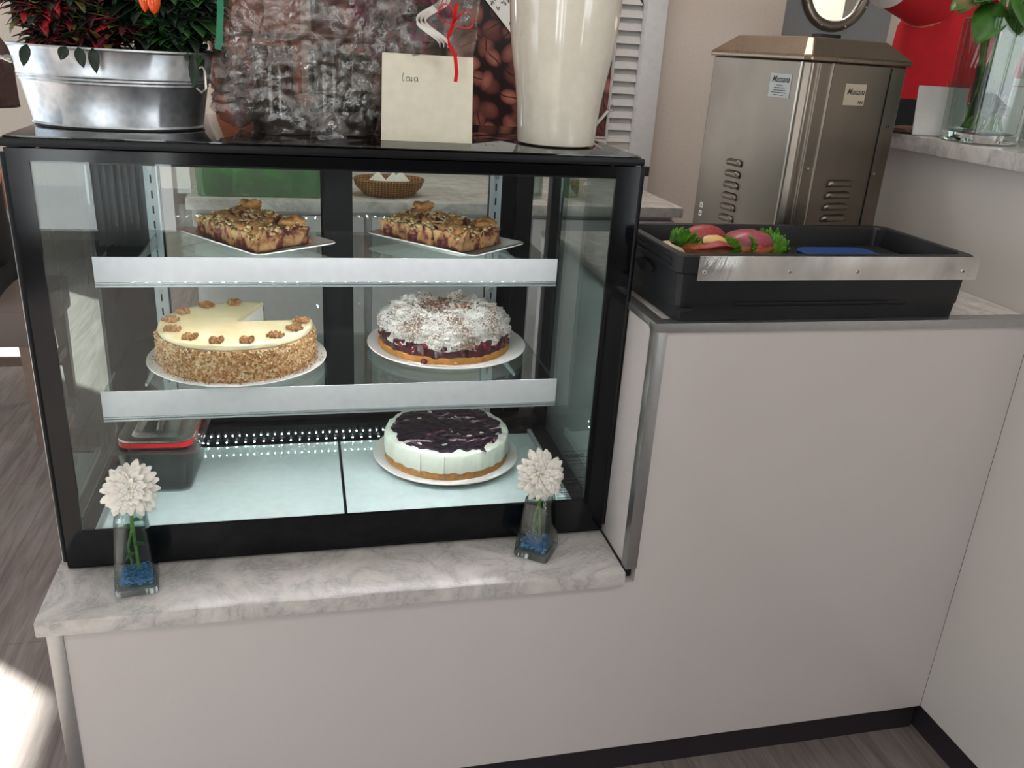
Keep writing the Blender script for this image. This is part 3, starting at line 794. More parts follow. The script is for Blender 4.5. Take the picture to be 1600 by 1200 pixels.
# crumble slices on two square plates
def square_plate(name, label, cx_, cy_, rz, a, b):
    m = MB()
    def rr(x, y, c, z):
        out = []
        for (sx_, sy_) in ((1, 1), (-1, 1), (-1, -1), (1, -1)):
            base = math.atan2(sy_, sx_)
            for k in (-.5, 0, .5):
                an = base+k*PI/2*.98
                out.append((sx_*(x-c)+c*math.cos(an), sy_*(y-c)+c*math.sin(an), z))
        return out
    m.loops([rr(a*.60, b*.60, .01, 0), rr(a*.63, b*.63, .01, .002), rr(a, b, .014, .0145), rr(a, b, .014, .0165), rr(a*.97, b*.97, .013, .0155), rr(a*.74, b*.74, .012, .0075)])
    o = m.build(name, M['porcelain'], None, ang=.9); o.location = (cx_, cy_, ZU); o.rotation_euler = (0, 0, rz)
    return tag(o, label, 'plate')
def cake_slice(seed, wx, wy, hz):
    rnd = random.Random(seed); m = MB()
    nx, ny, nz = 16, 12, 8
    def f(x, y, z):
        p = Vector((x*wx, y*wy, z*hz)); s = Vector((seed*3.1, 0, 0))
        d = Vector((noise.noise(p*70+s), noise.noise(p*70+s+Vector((9, 0, 0))), 0))*.007
        top_ = (.013*noise.noise(Vector((x*2.2, y*2.2, seed*2)))+.006*noise.noise(p*80+s))*z**2
        q = p+d+Vector((0, 0, top_)); q.z = max(q.z, 0); return q
    g = {}
    def V(i, j, k):
        key = (i, j, k)
        if key not in g: g[key] = m.bm.verts.new(f(i/nx-.5, j/ny-.5, k/nz))
        return g[key]
    for k in range(nz):
        for i in range(nx):
            for j in (0, ny): m.bm.faces.new((V(i, j, k), V(i+1, j, k), V(i+1, j, k+1), V(i, j, k+1)))
        for j in range(ny):
            for i in (0, nx): m.bm.faces.new((V(i, j, k), V(i, j+1, k), V(i, j+1, k+1), V(i, j, k+1)))
    for k in (0, nz):
        for i in range(nx):
            for j in range(ny): m.bm.faces.new((V(i, j, k), V(i+1, j, k), V(i+1, j+1, k), V(i, j+1, k)))
    root = m.build('cake_slice', M['crumble'], None, ang=2)
    c = MB()
    for q in range(110):
        x, y = rnd.uniform(-.48, .48), rnd.uniform(-.48, .48); z = f(x, y, 1).z
        c.ball((x*wx, y*wy, z+.0005), rnd.uniform(.0018, .0046), 1, (1, 1, .7), None, .6)
    c.build('crumble_topping', M['crumbs'], root, fix=False, ang=2)
    c = MB()
    for q in range(3):
        x, y = rnd.uniform(-.3, .3), rnd.uniform(-.3, .3); z = f(x, y, 1).z
        c.ball((x*wx, y*wy, z), rnd.uniform(.012, .018), 3, (1.2, .8, .5), Euler((rnd.uniform(-.4, .4), rnd.uniform(-.4, .4), rnd.random()*3)).to_matrix(), .35)
    c.build('golden_crust', M['crust'], root, fix=False, ang=2)
    return root
square_plate('square_plate', 'square white plate of crumble slices at the left of the top shelf', .303, .262, -.927, .120, .082)
square_plate('square_plate', 'square white plate of crumble slices at the right of the top shelf', .636, .266, -.835, .126, .080)
def put_slices(cx_, cy_, rz, spots, side):
    for i, (x, y, a, lab) in enumerate(spots):
        s = cake_slice(len(side)*7+i*3+1, .063, .056, .029+(.007 if i >= 4 else 0))
        c_, s_ = math.cos(rz), math.sin(rz)
        x = x*.93-.008; y = y*.93-.002
        s.location = (cx_+x*c_-y*s_, cy_+x*s_+y*c_, ZU+.0095); s.rotation_euler = (0, 0, rz+a)
        s.rotation_euler.x = random.uniform(-.06, .06)
        tag(s, lab, 'cake slice', 'crumble cake slices on the top shelf')
put_slices(.303, .262, -.927, [(-.068, -.030, .06, 'fruit crumble slice at the left end of the left plate'),
    (-.004, -.033, -.05, 'dark plum-filled crumble slice in the middle of the front row of the left plate'),
    (.062, -.030, .08, 'fruit crumble slice at the front corner of the left plate'),
    (.058, .032, -.1, 'fruit crumble slice at the right end of the left plate'),
    (-.008, .032, .05, 'fruit crumble slice in the back row of the left plate'),
    (-.062, .030, .1, 'golden-brown crusted slice at the back of the left plate, the highest there')], 'left ')
put_slices(.636, .266, -.835, [(-.080, -.028, .05, 'fruit crumble slice at the left end of the right plate'),
    (-.010, -.031, -.04, 'fruit crumble slice in the middle of the front row of the right plate'),
    (.060, -.028, .04, 'pale-topped crumble slice at the front corner of the right plate'),
    (.064, .032, .02, 'fruit crumble slice at the right end of the right plate'),
    (-.008, .032, .05, 'tall crusted crumble slice in the back row of the right plate'),
    (-.076, .030, .1, 'golden crumble slice at the back left of the right plate')], 'right')

# ---------------------------------------------------------------- clear tub with steel container inside the case
def rrect(x, y, c, z, n=5):
    out = []
    for (sx_, sy_) in ((1, 1), (-1, 1), (-1, -1), (1, -1)):
        base = math.atan2(sy_, sx_)-PI/4
        if (sx_, sy_) == (1, 1): st = 0
        elif (sx_, sy_) == (-1, 1): st = PI/2
        elif (sx_, sy_) == (-1, -1): st = PI
        else: st = 1.5*PI
        for k in range(n):
            an = st+PI/2*k/(n-1); out.append((sx_*(x-c)+c*math.cos(an), sy_*(y-c)+c*math.sin(an), z))
    return out
tb = thing('plastic_container', 'clear plastic food tub at the left of the bottom deck', 'food container', (.118, .262, ZD), -.06)
MB().loops([rrect(.055, .075, .018, 0), rrect(.066, .088, .02, .085), rrect(.078, .100, .02, .087), rrect(.078, .100, .02, .089), rrect(.064, .086, .019, .088), rrect(.053, .073, .017, .003)]).build('tub', M['clear_plastic'], tb)
pan = thing('steel_pan', 'small stainless pan with lid and red seal inside the clear tub', 'pan', (.120, .262, ZD+.004), -.06)
MB().loops([rrect(.046, .066, .016, 0), rrect(.052, .073, .018, .084), rrect(.050, .071, .017, .084), rrect(.044, .064, .015, .003)]).build('pan_body', plain('dark_pan_contents', '#4b4c4f', .35, .6), pan)
MB().loops([rrect(.058, .080, .02, .0855), rrect(.0625, .0845, .02, .089), rrect(.0625, .0845, .02, .0965), rrect(.058, .080, .018, .0985)]).build('red_seal', M['red_plastic'], pan)
ld = MB(); ld.loops([rrect(.064, .086, .028, .0988), rrect(.064, .086, .028, .1025), rrect(.056, .078, .019, .1035), rrect(.050, .072, .017, .1000), rrect(.044, .064, .016, .1000)] , True, True, False)
el = lambda a, b, z: [(a*math.cos(2*PI*(i+.5)/20), b*math.sin(2*PI*(i+.5)/20), z) for i in range(20)]
rcs = rrect(.044, .064, .016, .1000)
ld.loops([rcs, [(x*.9, y*.9, .1045) for x, y, z in rcs]] + [[(x*k, y*k, z) for x, y, _ in rcs] for k, z in ((.80, .1055), (.68, .0990), (.45, .0890))], True, False, True)
lo = ld.build('lid', M['lid_steel'], pan)
MB().tube([(0, -.036, .0995), (0, -.026, .106), (0, .026, .106), (0, .036, .0995)], .0055, 12).build('lid_handle', M['lid_steel'], lo)

# ---------------------------------------------------------------- bud vases with chrysanthemums
def bud_vase(loc, rz, label, flower_tip, seed, wl, fl_label, gr_label, fn, hh=.15):
    rnd = random.Random(seed)
    v = thing('bud_vase', label, 'vase', loc, rz)
    q = lambda s, c, z: rrect(s, s, c, z, 4)
    out = [q(.030, .006, 0), q(.0315, .006, .004), q(.0305, .006, .02), q(.022, .005, hh-.028), q(.0205, .005, hh-.018), q(.0165, .008, hh-.012), q(.0165, .009, hh-.006), q(.0185, .009, hh-.004), q(.0185, .009, hh)]
    inn = [q(.016, .008, hh), q(.0142, .008, hh-.01), q(.0178, .005, hh-.021), q(.0195, .005, hh-.03), q(.0275, .006, .026), q(.026, .008, .013), q(.010, .005, .0115)]
    MB().loops(out+inn, True, True, True).build('glass_body', M['vase_glass'], v, ang=.5)
    MB().loops([q(.0300, .006, .0006), q(.0308, .006, .004), q(.0300, .006, .0112)]).build('thick_glass_base', M['glass'], v, ang=.5)
    w = [q(.0262, .006, .0125+.014), q(.0272-.0085*(wl-.026)/.1, .005, wl)]
    g = MB()
    for k in range(520):
        z = rnd.uniform(.0145, .027); s = .0232
        g.ball((rnd.uniform(-s, s), rnd.uniform(-s, s), z), rnd.uniform(.0012, .002), 1, (1, .8, .7), Euler((rnd.random()*3, rnd.random()*3, 0)).to_matrix())
    go = g.build('blue_gravel', M['gravel'], None, fix=False); go.location = loc; go.rotation_euler = (0, 0, rz)
    tag(go, gr_label, 'gravel', None, 'stuff')
    wo = MB().loops(w).build('vase_water', M['water'], None); wo.location = loc; wo.rotation_euler = (0, 0, rz)
    tag(wo, 'clear water in the bud vase ' + fn, 'water', None, 'stuff')
    # flower
    f = thing('chrysanthemum', fl_label, 'flower', loc, 0)
    fx, fy, fz, tilt, az, R2 = flower_tip
    st = MB(); st.tube([(0.004, 0, .03), (.002, .002, .08), (fx*.4, fy*.4, hh-.01), (fx*.8, fy*.6, fz-.02), (fx, fy+.004, fz-.004)], .0024, 8)
    st.tube([(-.006, .004, .034), (-.008, 0, .07), (0, 0, .10), (fx*.4, fy*.4, hh-.01)], .0018, 8)
    st.build('stem', M['stem'], f)
    lf = MB(); 
    for (z, d) in ((.075, (1, -.3, .3)), (.06, (-.8, -.5, -.2)), (.10, (-.6, .4, .4)), (.115, (.7, .2, .1))):
        lf.leaf((.001, 0, z), d, (0, 0, 1), .019, .011, .5)
    lf.leaf((fx*.8, fy-.004, fz-.022), (.7, -.5, .1), (0, 0, 1), .026, .013, .4)
    lf.build('leaves', M['leaf'], f, solid=.0005)
    hd = Matrix.Translation((fx, fy, fz)) @ Matrix.Rotation(az, 4, 'Z') @ Matrix.Rotation(tilt, 4, 'X')
    pm = MB()
    for (cnt, L_, W_, el_, off, z0) in ((21, R2, .013, .02, .0, -.006), (20, R2*.93, .0125, .28, .15, -.003), (18, R2*.80, .011, .55, .07, -.001), (15, R2*.62, .009, .85, .2, 0), (12, R2*.42, .007, 1.1, .1, .001), (9, R2*.26, .005, 1.3, 0, .001)):
        for k in range(cnt):
            a = 2*PI*k/cnt+off+rnd.uniform(-.1, .1); e_ = el_+rnd.uniform(-.14, .14); L2 = L_*rnd.uniform(.88, 1.08)
            d = Vector((math.cos(a)*math.cos(e_), math.sin(a)*math.cos(e_), math.sin(e_)))
            p0 = Vector((math.cos(a)*.002, math.sin(a)*.002, z0)); upv = Vector((-math.cos(a)*math.sin(e_), -math.sin(a)*math.sin(e_), math.cos(e_)))
            sd = d.cross(upv).normalized(); rows = []
            for i in range(7):
                t = i/6; w_ = W_*.5*(.35+.65*math.sin(min(1, t*1.25)*PI/2))*(1 if t < .8 else (1-(t-.8)/.2*.72))
                c = p0+d*L2*t+upv*L2*.16*math.sin(t*PI*.9)
                rows.append([c-sd*w_+upv*w_*.35, c, c+sd*w_+upv*w_*.35])
            vs = [[pm.bm.verts.new(hd @ q_) for q_ in r_] for r_ in rows]
            for a_, b_ in zip(vs, vs[1:]):
                for j in range(2): pm.bm.faces.new((a_[j], a_[j+1], b_[j+1], b_[j]))
    pm.build('petals', M['petal'], f, solid=.0004, fix=False)
    MB().ball((0, 0, .004), .0045, 2, (1, 1, .8), None, .3, hd).build('flower_centre', M['flower_eye'], f)
bud_vase((.114, -.055, .0006), .10, 'square-based clear bud vase on the marble ledge, left one', (.006, -.005, .172, 1.0, -.1, .041), 3, .095,
         'white chrysanthemum in the left bud vase, in front of the clear tub', 'blue gravel in the bottom of the left bud vase', 'at the left')
bud_vase((.7605, -.048, .0006), -.62, 'square-based clear bud vase turned cornerwise on the marble ledge, right one', (-.006, -.012, .158, 1.15, .15, .041), 5, .085,
         'white chrysanthemum in the right bud vase, below the berry cheesecake', 'blue gravel in the bottom of the right bud vase', 'at the right', .128)

# ---------------------------------------------------------------- zinc planter and plants
ZT = H+.0008
pl = thing('zinc_planter', 'oval galvanised zinc tub on the left of the display case top', 'planter', (.117, .175, ZT))
prof = [(.118, 0), (.121, .003), (.119, .006), (.129, .060), (.131, .0625), (.130, .065), (.1325, .067), (.1315, .0695), (.134, .0715), (.133, .0740), (.1385, .106), (.1415, .1085), (.1405, .111), (.137, .110), (.135, .104), (.117, .010), (.02, .009)]
MB().lathe(prof, 96, sx=1, sy=.70).build('tub_body', M['zinc'], pl)
for s in (1,):
    hnd = MB(); pts = [(.130*math.cos(a), -.032+.0*a, 0) for a in (0,)]
    hnd.tube([(.118, -.052, .062), (.126, -.056, .056), (.131, -.050, .062), (.131, -.046, .085), (.127, -.046, .092), (.121, -.052, .088), (.116, -.054, .072)], .0022, 8)
    hnd.build('handle', M['lid_steel'], pl)
MB().tube([(-.134, -.02, .085), (-.148, -.015, .09), (-.153, 0, .088), (-.148, .015, .09), (-.134, .02, .085)], .0028, 8).build('handle', M['lid_steel'], pl)
so = MB().lathe([(0.001, .088), (.128, .088), (.1285, .09), (.001, .096)], 48, sx=1, sy=.7).build('potting_soil', M['soil'], None)
so.location = pl.location; tag(so, 'dark potting soil in the zinc tub', 'soil', None, 'stuff')
def bush(name, label, xs, mats, n_, Lr, Wr, seed, hz=(.10, .24), spread=.05, lab=None, zoff=0):
    rnd = random.Random(seed); root = thing(name, label, 'plant', (.117+xs[0], .165+xs[1], ZT+.094))
    st = MB(); tips = []
    for k in range(26):
        a = rnd.uniform(0, 2*PI); r_ = rnd.uniform(.1, 1); h_ = rnd.uniform(.3, 1)*(hz[1])
        x, y = math.cos(a)*r_*xs[2], math.sin(a)*r_*xs[3]
        pts = [(x*.3, y*.3, -.01), (x*.6, y*.6, h_*.4), (x, y, h_)]
        st.tube(pts, [.0022, .0018, .0009], 6); tips.append(pts)
    st.build('stems', M['leaf_dark'], root)
    per = n_//len(mats)
    for mi, (mn, mt_) in enumerate(mats):
        m = MB()
        for k in range(per):
            pts = rnd.choice(tips); t = rnd.uniform(.15, 1); a_, b_ = Vector(pts[1]), Vector(pts[2])
            p = a_.lerp(b_, t) if rnd.random() < .75 else Vector(pts[0]).lerp(a_, rnd.uniform(.5, 1))
            an = rnd.uniform(0, 2*PI); d = Vector((math.cos(an), math.sin(an), rnd.uniform(-.5, .7)))
            p = p+Vector((d.x, d.y, 0))*.008
            m.leaf(p, d, (0, 0, 1), rnd.uniform(*Lr), rnd.uniform(*Wr), rnd.uniform(.1, .8), .3, 5)
        m.build(mn, M[mt_], root, solid=.0005, fix=False)
    return root
bush('celosia', 'burgundy and scarlet leaved foliage plant filling the left of the zinc tub', (-.050, -.01, .100, .062), [('burgundy_leaves', 'leaf_red'), ('dark_leaves', 'leaf_dark'), ('dark_leaves', 'leaf_dark'), ('scarlet_leaves', 'leaf_bright'), ('olive_leaves', 'leaf_olive'), ('burgundy_leaves', 'leaf_red'), ('dark_leaves', 'leaf_dark'), ('burgundy_leaves', 'leaf_red')], 2000, (.022, .045), (.009, .016), 11, (.05, .19))
pp = bush('pepper_plant', 'green ornamental pepper plant with orange fruit at the right of the zinc tub', (.085, -.005, .060, .06), [('leaves', 'leaf_dark'), ('leaves', 'leaf'), ('dark_leaves', 'leaf_dark')], 780, (.03, .06), (.014, .024), 12, (.05, .2))
for (x, y, z, s) in ((-.020, -.092, .068, .9), (-.008, -.094, .066, 1.1), (.015, -.045, .12, .9), (-.04, -.03, .13, .9)):
    MB().lathe([(.0005, -.002), (.005*s, .003), (.008*s, .011), (.0082*s, .018), (.006*s, .025), (.0015, .0275)], 16).build('orange_pepper', M['pepper'], pp).location = (x, y, z)
dr = MB()
for (x, dx) in ((.046, .01), (.055, .018)):
    pass
dr.bm.free()
# trailing burgundy leaves over the rim
tr = MB()
for (x, L_, a) in ((-.093, .030, -.2), (-.03, .028, .2), (-.012, .034, .1), (-.045, .02, -.4), (.118, .05, .0)):
    tr.leaf((x+.055, -.085, .017), (a, -.35, -.9), (0, -1, .3), L_, .014, .2)
tr.build('trailing_leaves', M['leaf_dark'], [o for o in bpy.data.objects if o.name == 'celosia'][0], solid=.0005, fix=False)

# ---------------------------------------------------------------- cellophane gift
gf = thing('gift_basket', 'cellophane wrapped gift bundle on top of the display case', 'gift basket', (.405, .19, ZT))
def crinkle(prof, n, seed, amp, sy=.72):
    rows = []
    for j, (r, z) in enumerate(prof):
        row = []
        for i in range(n):
            a = 2*PI*i/n; p = Vector((math.cos(a)*2.4, math.sin(a)*2.4, z*16+seed))
            k = amp*(noise.noise(p)*1.1-1.1*abs(noise.noise(p*2.3))-.8*abs(noise.noise(p*4.7))+.35*abs(noise.noise(p*9.7)))*(.35+.65*min(1, z/.05))
            rr_ = max(.02, r*(1+k)); row.append((rr_*math.cos(a), rr_*math.sin(a)*sy, z+.25*amp*r*noise.noise(p*1.9)*(1 if 0 < z else 0)))
        rows.append(row)
    return rows
def interp(kp, n):
    out = []
    for q in range(n+1):
        t = q/n*(len(kp)-1); i = min(int(t), len(kp)-2); f_ = t-i
        out.append((kp[i][0]*(1-f_)+kp[i+1][0]*f_, kp[i][1]*(1-f_)+kp[i+1][1]*f_))
    return out
MB().loops(crinkle(interp([(.115, .001), (.125, .02), (.132, .06), (.148, .10), (.152, .13), (.150, .16), (.155, .2), (.12, .27)], 60), 170, 4, .14), True, False, False).build('cellophane_wrap', M['cello'], gf, solid=.0004, fix=False, ang=.9)
fl_ = MB(); rows = []
for j in range(30):
    t = j/29; row = []
    for i in range(26):
        s = i/25; x = .07+.17*s+.02*t; z = .085+.19*t+.02*math.sin(s*4); y = -.05-.055*math.sin(s*PI)*(.4+t)
        k = noise.noise(Vector((x*30, z*30, 3))); row.append((x+.010*k, y+.02*k+.008*noise.noise(Vector((x*80, z*80, 1))), z+.012*k))
    rows.append(row)
fl_.loops(rows, False); fl_.build('cellophane_flap', M['cello'], gf, solid=.0004, fix=False, ang=.9)
for (cx_, cy_, cz_, s_) in ((-.115, -.055, .045, 1), (.125, -.045, .045, 1), (-.13, -.03, .085, .9), (.02, -.095, .008, .8)):
    rows = []
    for j in range(14):
        row = []
        for i in range(22):
            a = 2*PI*i/22; t = j/13; r_ = (.008+.028*math.sin(t*PI))*s_*(1+.5*noise.noise(Vector((math.cos(a)*2, math.sin(a)*2, t*6+cx_*99))))
            row.append((cx_+r_*math.cos(a), cy_+r_*.6*math.sin(a), cz_+(t-.5)*.075*s_))
        rows.append(row)
    MB().loops(rows, True, True, True).build('cellophane_fold', M['cello'], gf, solid=.0003, fix=False, ang=.7)
# things inside the bundle
def jar(loc, r, h, label, fill=None, ribs=0):
    o = MB().lathe([(r*.9, 0), (r, .004), (r, h*.9), (r*.93, h*.97), (r*.93, h), (r*.88, h), (r*.88, h*.95), (r*.94, h*.88), (r*.94, .006), (.002, .005)], 40).build('glass_jar', M['glass_thin'], None)
    o.location = loc; return tag(o, label, 'glass')
bx_ = thing('gift_hamper', 'grey-brown oval cane tray with dried moss inside the cellophane', 'basket', (.405, .19, ZT+.001))
MB().lathe([(.095, 0), (.104, .03), (.108, .032), (.104, .036), (.098, .032), (.09, .004)], 60, sx=1, sy=.66).build('tray', M['chocolate_box'], bx_)
MB().lathe([(.118, .136), (.124, .139), (.124, .143), (.118, .146), (.112, .143), (.112, .139), (.118, .136)], 72, sx=1, sy=.66, cap0=False, cap1=False).build('cane_hoop', M['frame_brown'], bx_)
ml = MB()
for k in range(10):
    a = 2*PI*k/10; ml.tube([(.103*math.cos(a), .069*math.sin(a), .03), (.118*math.cos(a), .078*math.sin(a), .14)], .002, 6)
ml.build('cane_uprights', M['frame_brown'], bx_)
rnd = random.Random(2)
mo = MB()
for k in range(220):
    a = rnd.uniform(0, 2*PI); r_ = rnd.uniform(0, .082); d = Vector((rnd.uniform(-1, 1), rnd.uniform(-1, 1), rnd.uniform(0, 1)))
    mo.leaf((r_*math.cos(a), r_*math.sin(a)*.6, .006+rnd.uniform(0, .02)), d, (0, 0, 1), .03, .008, .8)
mo.build('dry_leaves', M['leaf_olive'], bx_, solid=.0004, fix=False)
jar((.345, .150, ZT+.026), .031, .10, 'tall clear drinking glass at the left inside the cellophane')
jar((.425, .145, ZT+.026), .031, .10, 'tall clear drinking glass in the middle inside the cellophane')
jar((.468, .185, ZT+.026), .026, .095, 'clear drinking glass at the right inside the cellophane')
st_ = MB().ball((0, 0, .012), .016, 3, (1.4, 1, .7), None, .3).build('dried_mushroom', plain('mushroom', '#9a8070', .7), None); st_.location = (.392, .135, ZT+.038); tag(st_, 'pale dried mushroom inside the cellophane bundle', 'decoration')
bq = thing('magenta_bouquet', 'magenta paper flowers at the upper right of the cellophane bundle', 'flowers', (.545, .16, ZT+.10))
pm = MB()
for k in range(90):
    c_ = rnd.choice([(-.03, 0, .03), (.02, -.01, .06), (-.06, 0, .09), (.05, 0, .1), (0, 0, .12)])
    d = Vector((rnd.uniform(-1, 1), rnd.uniform(-1, .3), rnd.uniform(-1, 1))); pm.leaf(c_, d, (0, -1, .2), rnd.uniform(.02, .04), .016, .6)
pm.build('petals', M['magenta'], bq, solid=.0005, fix=False)
pm = MB()
for k in range(40):
    c_ = (rnd.uniform(-.05, .07), -.02, rnd.uniform(.03, .12)); d = Vector((rnd.uniform(-1, 1), -.3, rnd.uniform(-1, 1))); pm.leaf(c_, d, (0, -1, .2), rnd.uniform(.012, .02), .008, .6)
pm.build('leaves', M['leaf_dark'], bq, solid=.0005, fix=False)
rb = MB(); P0 = Vector((.205, -.115, .17)); 
rb.ribbon([(.205, -.115, .20), (.200, -.118, .17), (.192, -.116, .15), (.205, -.118, .128), (.208, -.118, .105), (.2065, -.118, .092)], .0055, (1, 0, 0))
for a in (.35, 2.3):
    rb.ribbon([(.200+.030*math.cos(a)*math.sin(t)+.010*math.sin(2*t)*-math.sin(a), -.120-.006*math.sin(t), .172+.030*math.sin(a)*math.sin(t)+.012*math.sin(2*t)*math.cos(a)) for t in [k*PI/14 for k in range(15)]], .008, (0, 1, .2))
rb.build('red_ribbon', M['ribbon_red'], gf)
rb = MB()
for q in range(3):
    rb.ribbon([(.165+.018*math.cos(t*1.1)+.006*q, -.112+.01*math.sin(t*1.1), .205-.011*t) for t in [k*.45 for k in range(14)]], .005, (0, 0, 1))
rb.build('curled_white_ribbon', M['ribbon_white'], gf)
rb = MB(); rb.ribbon([(-.126, -.095, .21), (-.127, -.10, .17), (-.131, -.1, .13), (-.134, -.1, .118)], .009, (1, 0, 0)); rb.build('green_ribbon', M['ribbon_green'], gf)

# card, big vase, whisk
cd = thing('greeting_card', 'blank cream card leaning upright beside the cellophane bundle', 'card', (.578, .098, ZT), -.03)
cm_ = MB(); a_ = .06
cm_.loops([[(-.075, 0, 0), (.067, 0, 0), (.067, .0012, 0), (-.075, .0012, 0)], [(-.073, .012, .127), (.066, .012, .127), (.066, .0132, .127), (-.073, .0132, .127)]])
cm_.build('card_front', M['paper'], cd, smooth=False)
cm_ = MB(); cm_.loops([[(-.075, .0014, 0), (.067, .055, 0), (.067, .056, 0), (-.075, .0026, 0)], [(-.073, .0135, .127), (.066, .05, .124), (.066, .051, .124), (-.073, .0147, .127)]])
cm_.build('card_back', M['paper'], cd, smooth=False)
hw = MB(); 
def stroke(mb, pts, r=.00045): mb.tube(pts, r, 5)
def cy_on(z): return .012*z/.127-.0003
def pen(mb, pts, r=.0004): stroke(mb, [(x, cy_on(z), z) for x, z in pts], r)
pen(hw, [(-.041, .100), (-.043, .092), (-.042, .088), (-.040, .088)])
for x in (-.036, -.024):
    pen(hw, [(x+.004, .094), (x, .0935), (x-.001, .090), (x+.001, .088), (x+.004, .090), (x+.0045, .094), (x+.0045, .089), (x+.006, .088)])
pen(hw, [(-.0285, .094), (-.029, .088)]); pen(hw, [(-.029, .088), (-.0275, .0895)])
hw.build('handwriting', M['ink'], cd)

bv = MB(); 
kp = [(.0555, 0), (.0635, .003), (.0645, .008), (.0655, .03), (.0685, .065), (.0745, .105), (.081, .14), (.0855, .175), (.088, .21), (.0885, .25), (.086, .30), (.083, .33), (.0815, .335), (.078, .333), (.078, .30), (.083, .24), (.078, .15), (.06, .05), (.05, .012), (.003, .01)]
o = bv.lathe(kp, 96).build('tall_ceramic_vase', M['cream_gloss'], None); o.location = (.7935, .135, ZT)
tag(o, 'large tapered cream glazed vase at the right of the display case top', 'vase')
fp = thing('fern_stem', 'green leafy stems standing in the large cream vase', 'plant', (.7935, .135, ZT+.30))
m = MB()
for k in range(60):
    an = rnd.uniform(0, 2*PI); m.leaf((.05*math.cos(an), .05*math.sin(an), rnd.uniform(.0, .12)), (math.cos(an), math.sin(an), rnd.uniform(-.1, .8)), (0, 0, 1), .07, .02, .7)
m.leaf((.078, 0, .005), (1, -.1, -1.6), (0, -1, .2), .10, .016, .1)
m.build('leaves', M['leaf'], fp, solid=.0005, fix=False)
m = MB()
for k in range(6): m.tube([(0, 0, -.2), (.02*math.cos(k), .02*math.sin(k), 0), (.045*math.cos(k), .045*math.sin(k), .12)], .002, 6)
m.build('stems', M['stem'], fp)
wk = thing('steel_ladle', 'steel handle with a hanging loop, behind the cream vase', 'utensil', (.93, .398, ZT))
MB().tube([(.012, 0, .003), (.043, 0, .040)], .0034, 10).build('handle', M['lid_steel'], wk)
MB().lathe([(.0062, -.0013), (.0075, 0), (.0062, .0013), (.0049, 0), (.0062, -.0013)], 24, cap0=False, cap1=False, mat=Matrix.Translation((.047, 0, .0465)) @ Matrix.Rotation(PI/2, 4, 'X')).build('hanging_loop', M['lid_steel'], wk)
MB().ball((0, 0, .009), .014, 3, (1.3, 1, .5)).build('ladle_bowl', M['lid_steel'], wk)

# ---------------------------------------------------------------- black crate
CZ0 = .4410
cr = thing('plastic_crate', 'black plastic catering crate on the counter with a steel strip on its front', 'crate', (1.185, .005, CZ0), .012)
hx, hy, HH = .262, .122, .104
def rr4(x, y, z, c=.018, n=4): return rrect(x, y, c, z, n)
MB().loops([rr4(hx-.008, hy-.004, 0), rr4(hx-.006, hy-.003, .022), rr4(hx-.004, hy-.002, .024), rr4(hx-.002, hy-.001, .074), rr4(hx+.002, hy+.002, .077), rr4(hx+.003, hy+.003, HH-.002), rr4(hx+.001, hy+.001, HH), rr4(hx-.012, hy-.012, HH), rr4(hx-.014, hy-.014, HH-.004), rr4(hx-.018, hy-.018, .006)]).build('crate_body', M['black_plastic'], cr, ang=.5)
sp_ = box(-hx+.030, hx+.006, -hy-.0055, -hy-.0038, .066, .104, .0006).build('steel_strip', M['plate_steel'], cr, label='polished steel strip screwed to the front of the crate')
for x in (-.222, -.078, .042, .238):
    s_ = MB().cyl((x, -hy-.0062, .080), .0032, .0022, 16, axis='y').build('screw', M['lid_steel'], sp_)
    MB().cyl((x, -hy-.0076, .080), .0013, .0006, 12, axis='y').build('screw_recess', M['dark_opening'], cr)
hm = MB(); 
hm.loops([[( -hx-.0034, .0+.036*math.cos(t), .060+.010*math.sin(t)) for t in [2*PI*k/24 for k in range(24)]], [(-hx+.001, .0+.036*math.cos(t), .060+.010*math.sin(t)) for t in [2*PI*k/24 for k in range(24)]]])
hm.build('hand_hole', M['dark_opening'], cr)
hm = MB()
for z in (.083, .092): hm.box(-hx-.0042, -hx-.002, -hy+.02, hy-.02, z, z+.003)
hm.box(-hx+.002, -hx+.03, -hy-.0022, -hy+.001, .018, .022).box(-.16, .12, -hy+.0004, -hy+.0016, .028, .0295).box(-.16, .15, -hy+.0004, -hy+.0016, .022, .0232)
hm.box(hx-.008, hx-.001, -.1, .1, .024, .030)
hm.build('moulded_ribs', M['black_plastic'], cr)
bb = MB().loops([rrect(.066, .045, .02, 0), rrect(.067, .046, .02, .002), rrect(.067, .046, .02, .010), rrect(.065, .044, .02, .012)]).build('blue_cutting_board', M['blue_board'], None)
bb.location = (1.250, -.045, CZ0+.0885-.012+.002); 
sup = box(-.235, .235, -.095, .095, 0, .068, .01).build('crate_insert', M['black_plastic'], None); sup.location = (1.185, .005, CZ0+.0065); tag(sup, 'black insert filling the lower part of the catering crate', 'tray')
bb.location.z = CZ0+.0795; tag(bb, 'blue plastic board lying in the black crate right of the filled rolls', 'cutting board')
dish = MB().loops([rrect(.075, .06, .03, 0), rrect(.085, .07, .03, .008), rrect(.083, .068, .03, .010), rrect(.07, .055, .03, .004)]).build('serving_dish', plain('pale_beige_dish', '#cbb29c', .4), None)
dish.location = (1.045, .0, CZ0+.0755); tag(dish, 'pale beige dish in the crate under the filled rolls', 'dish')
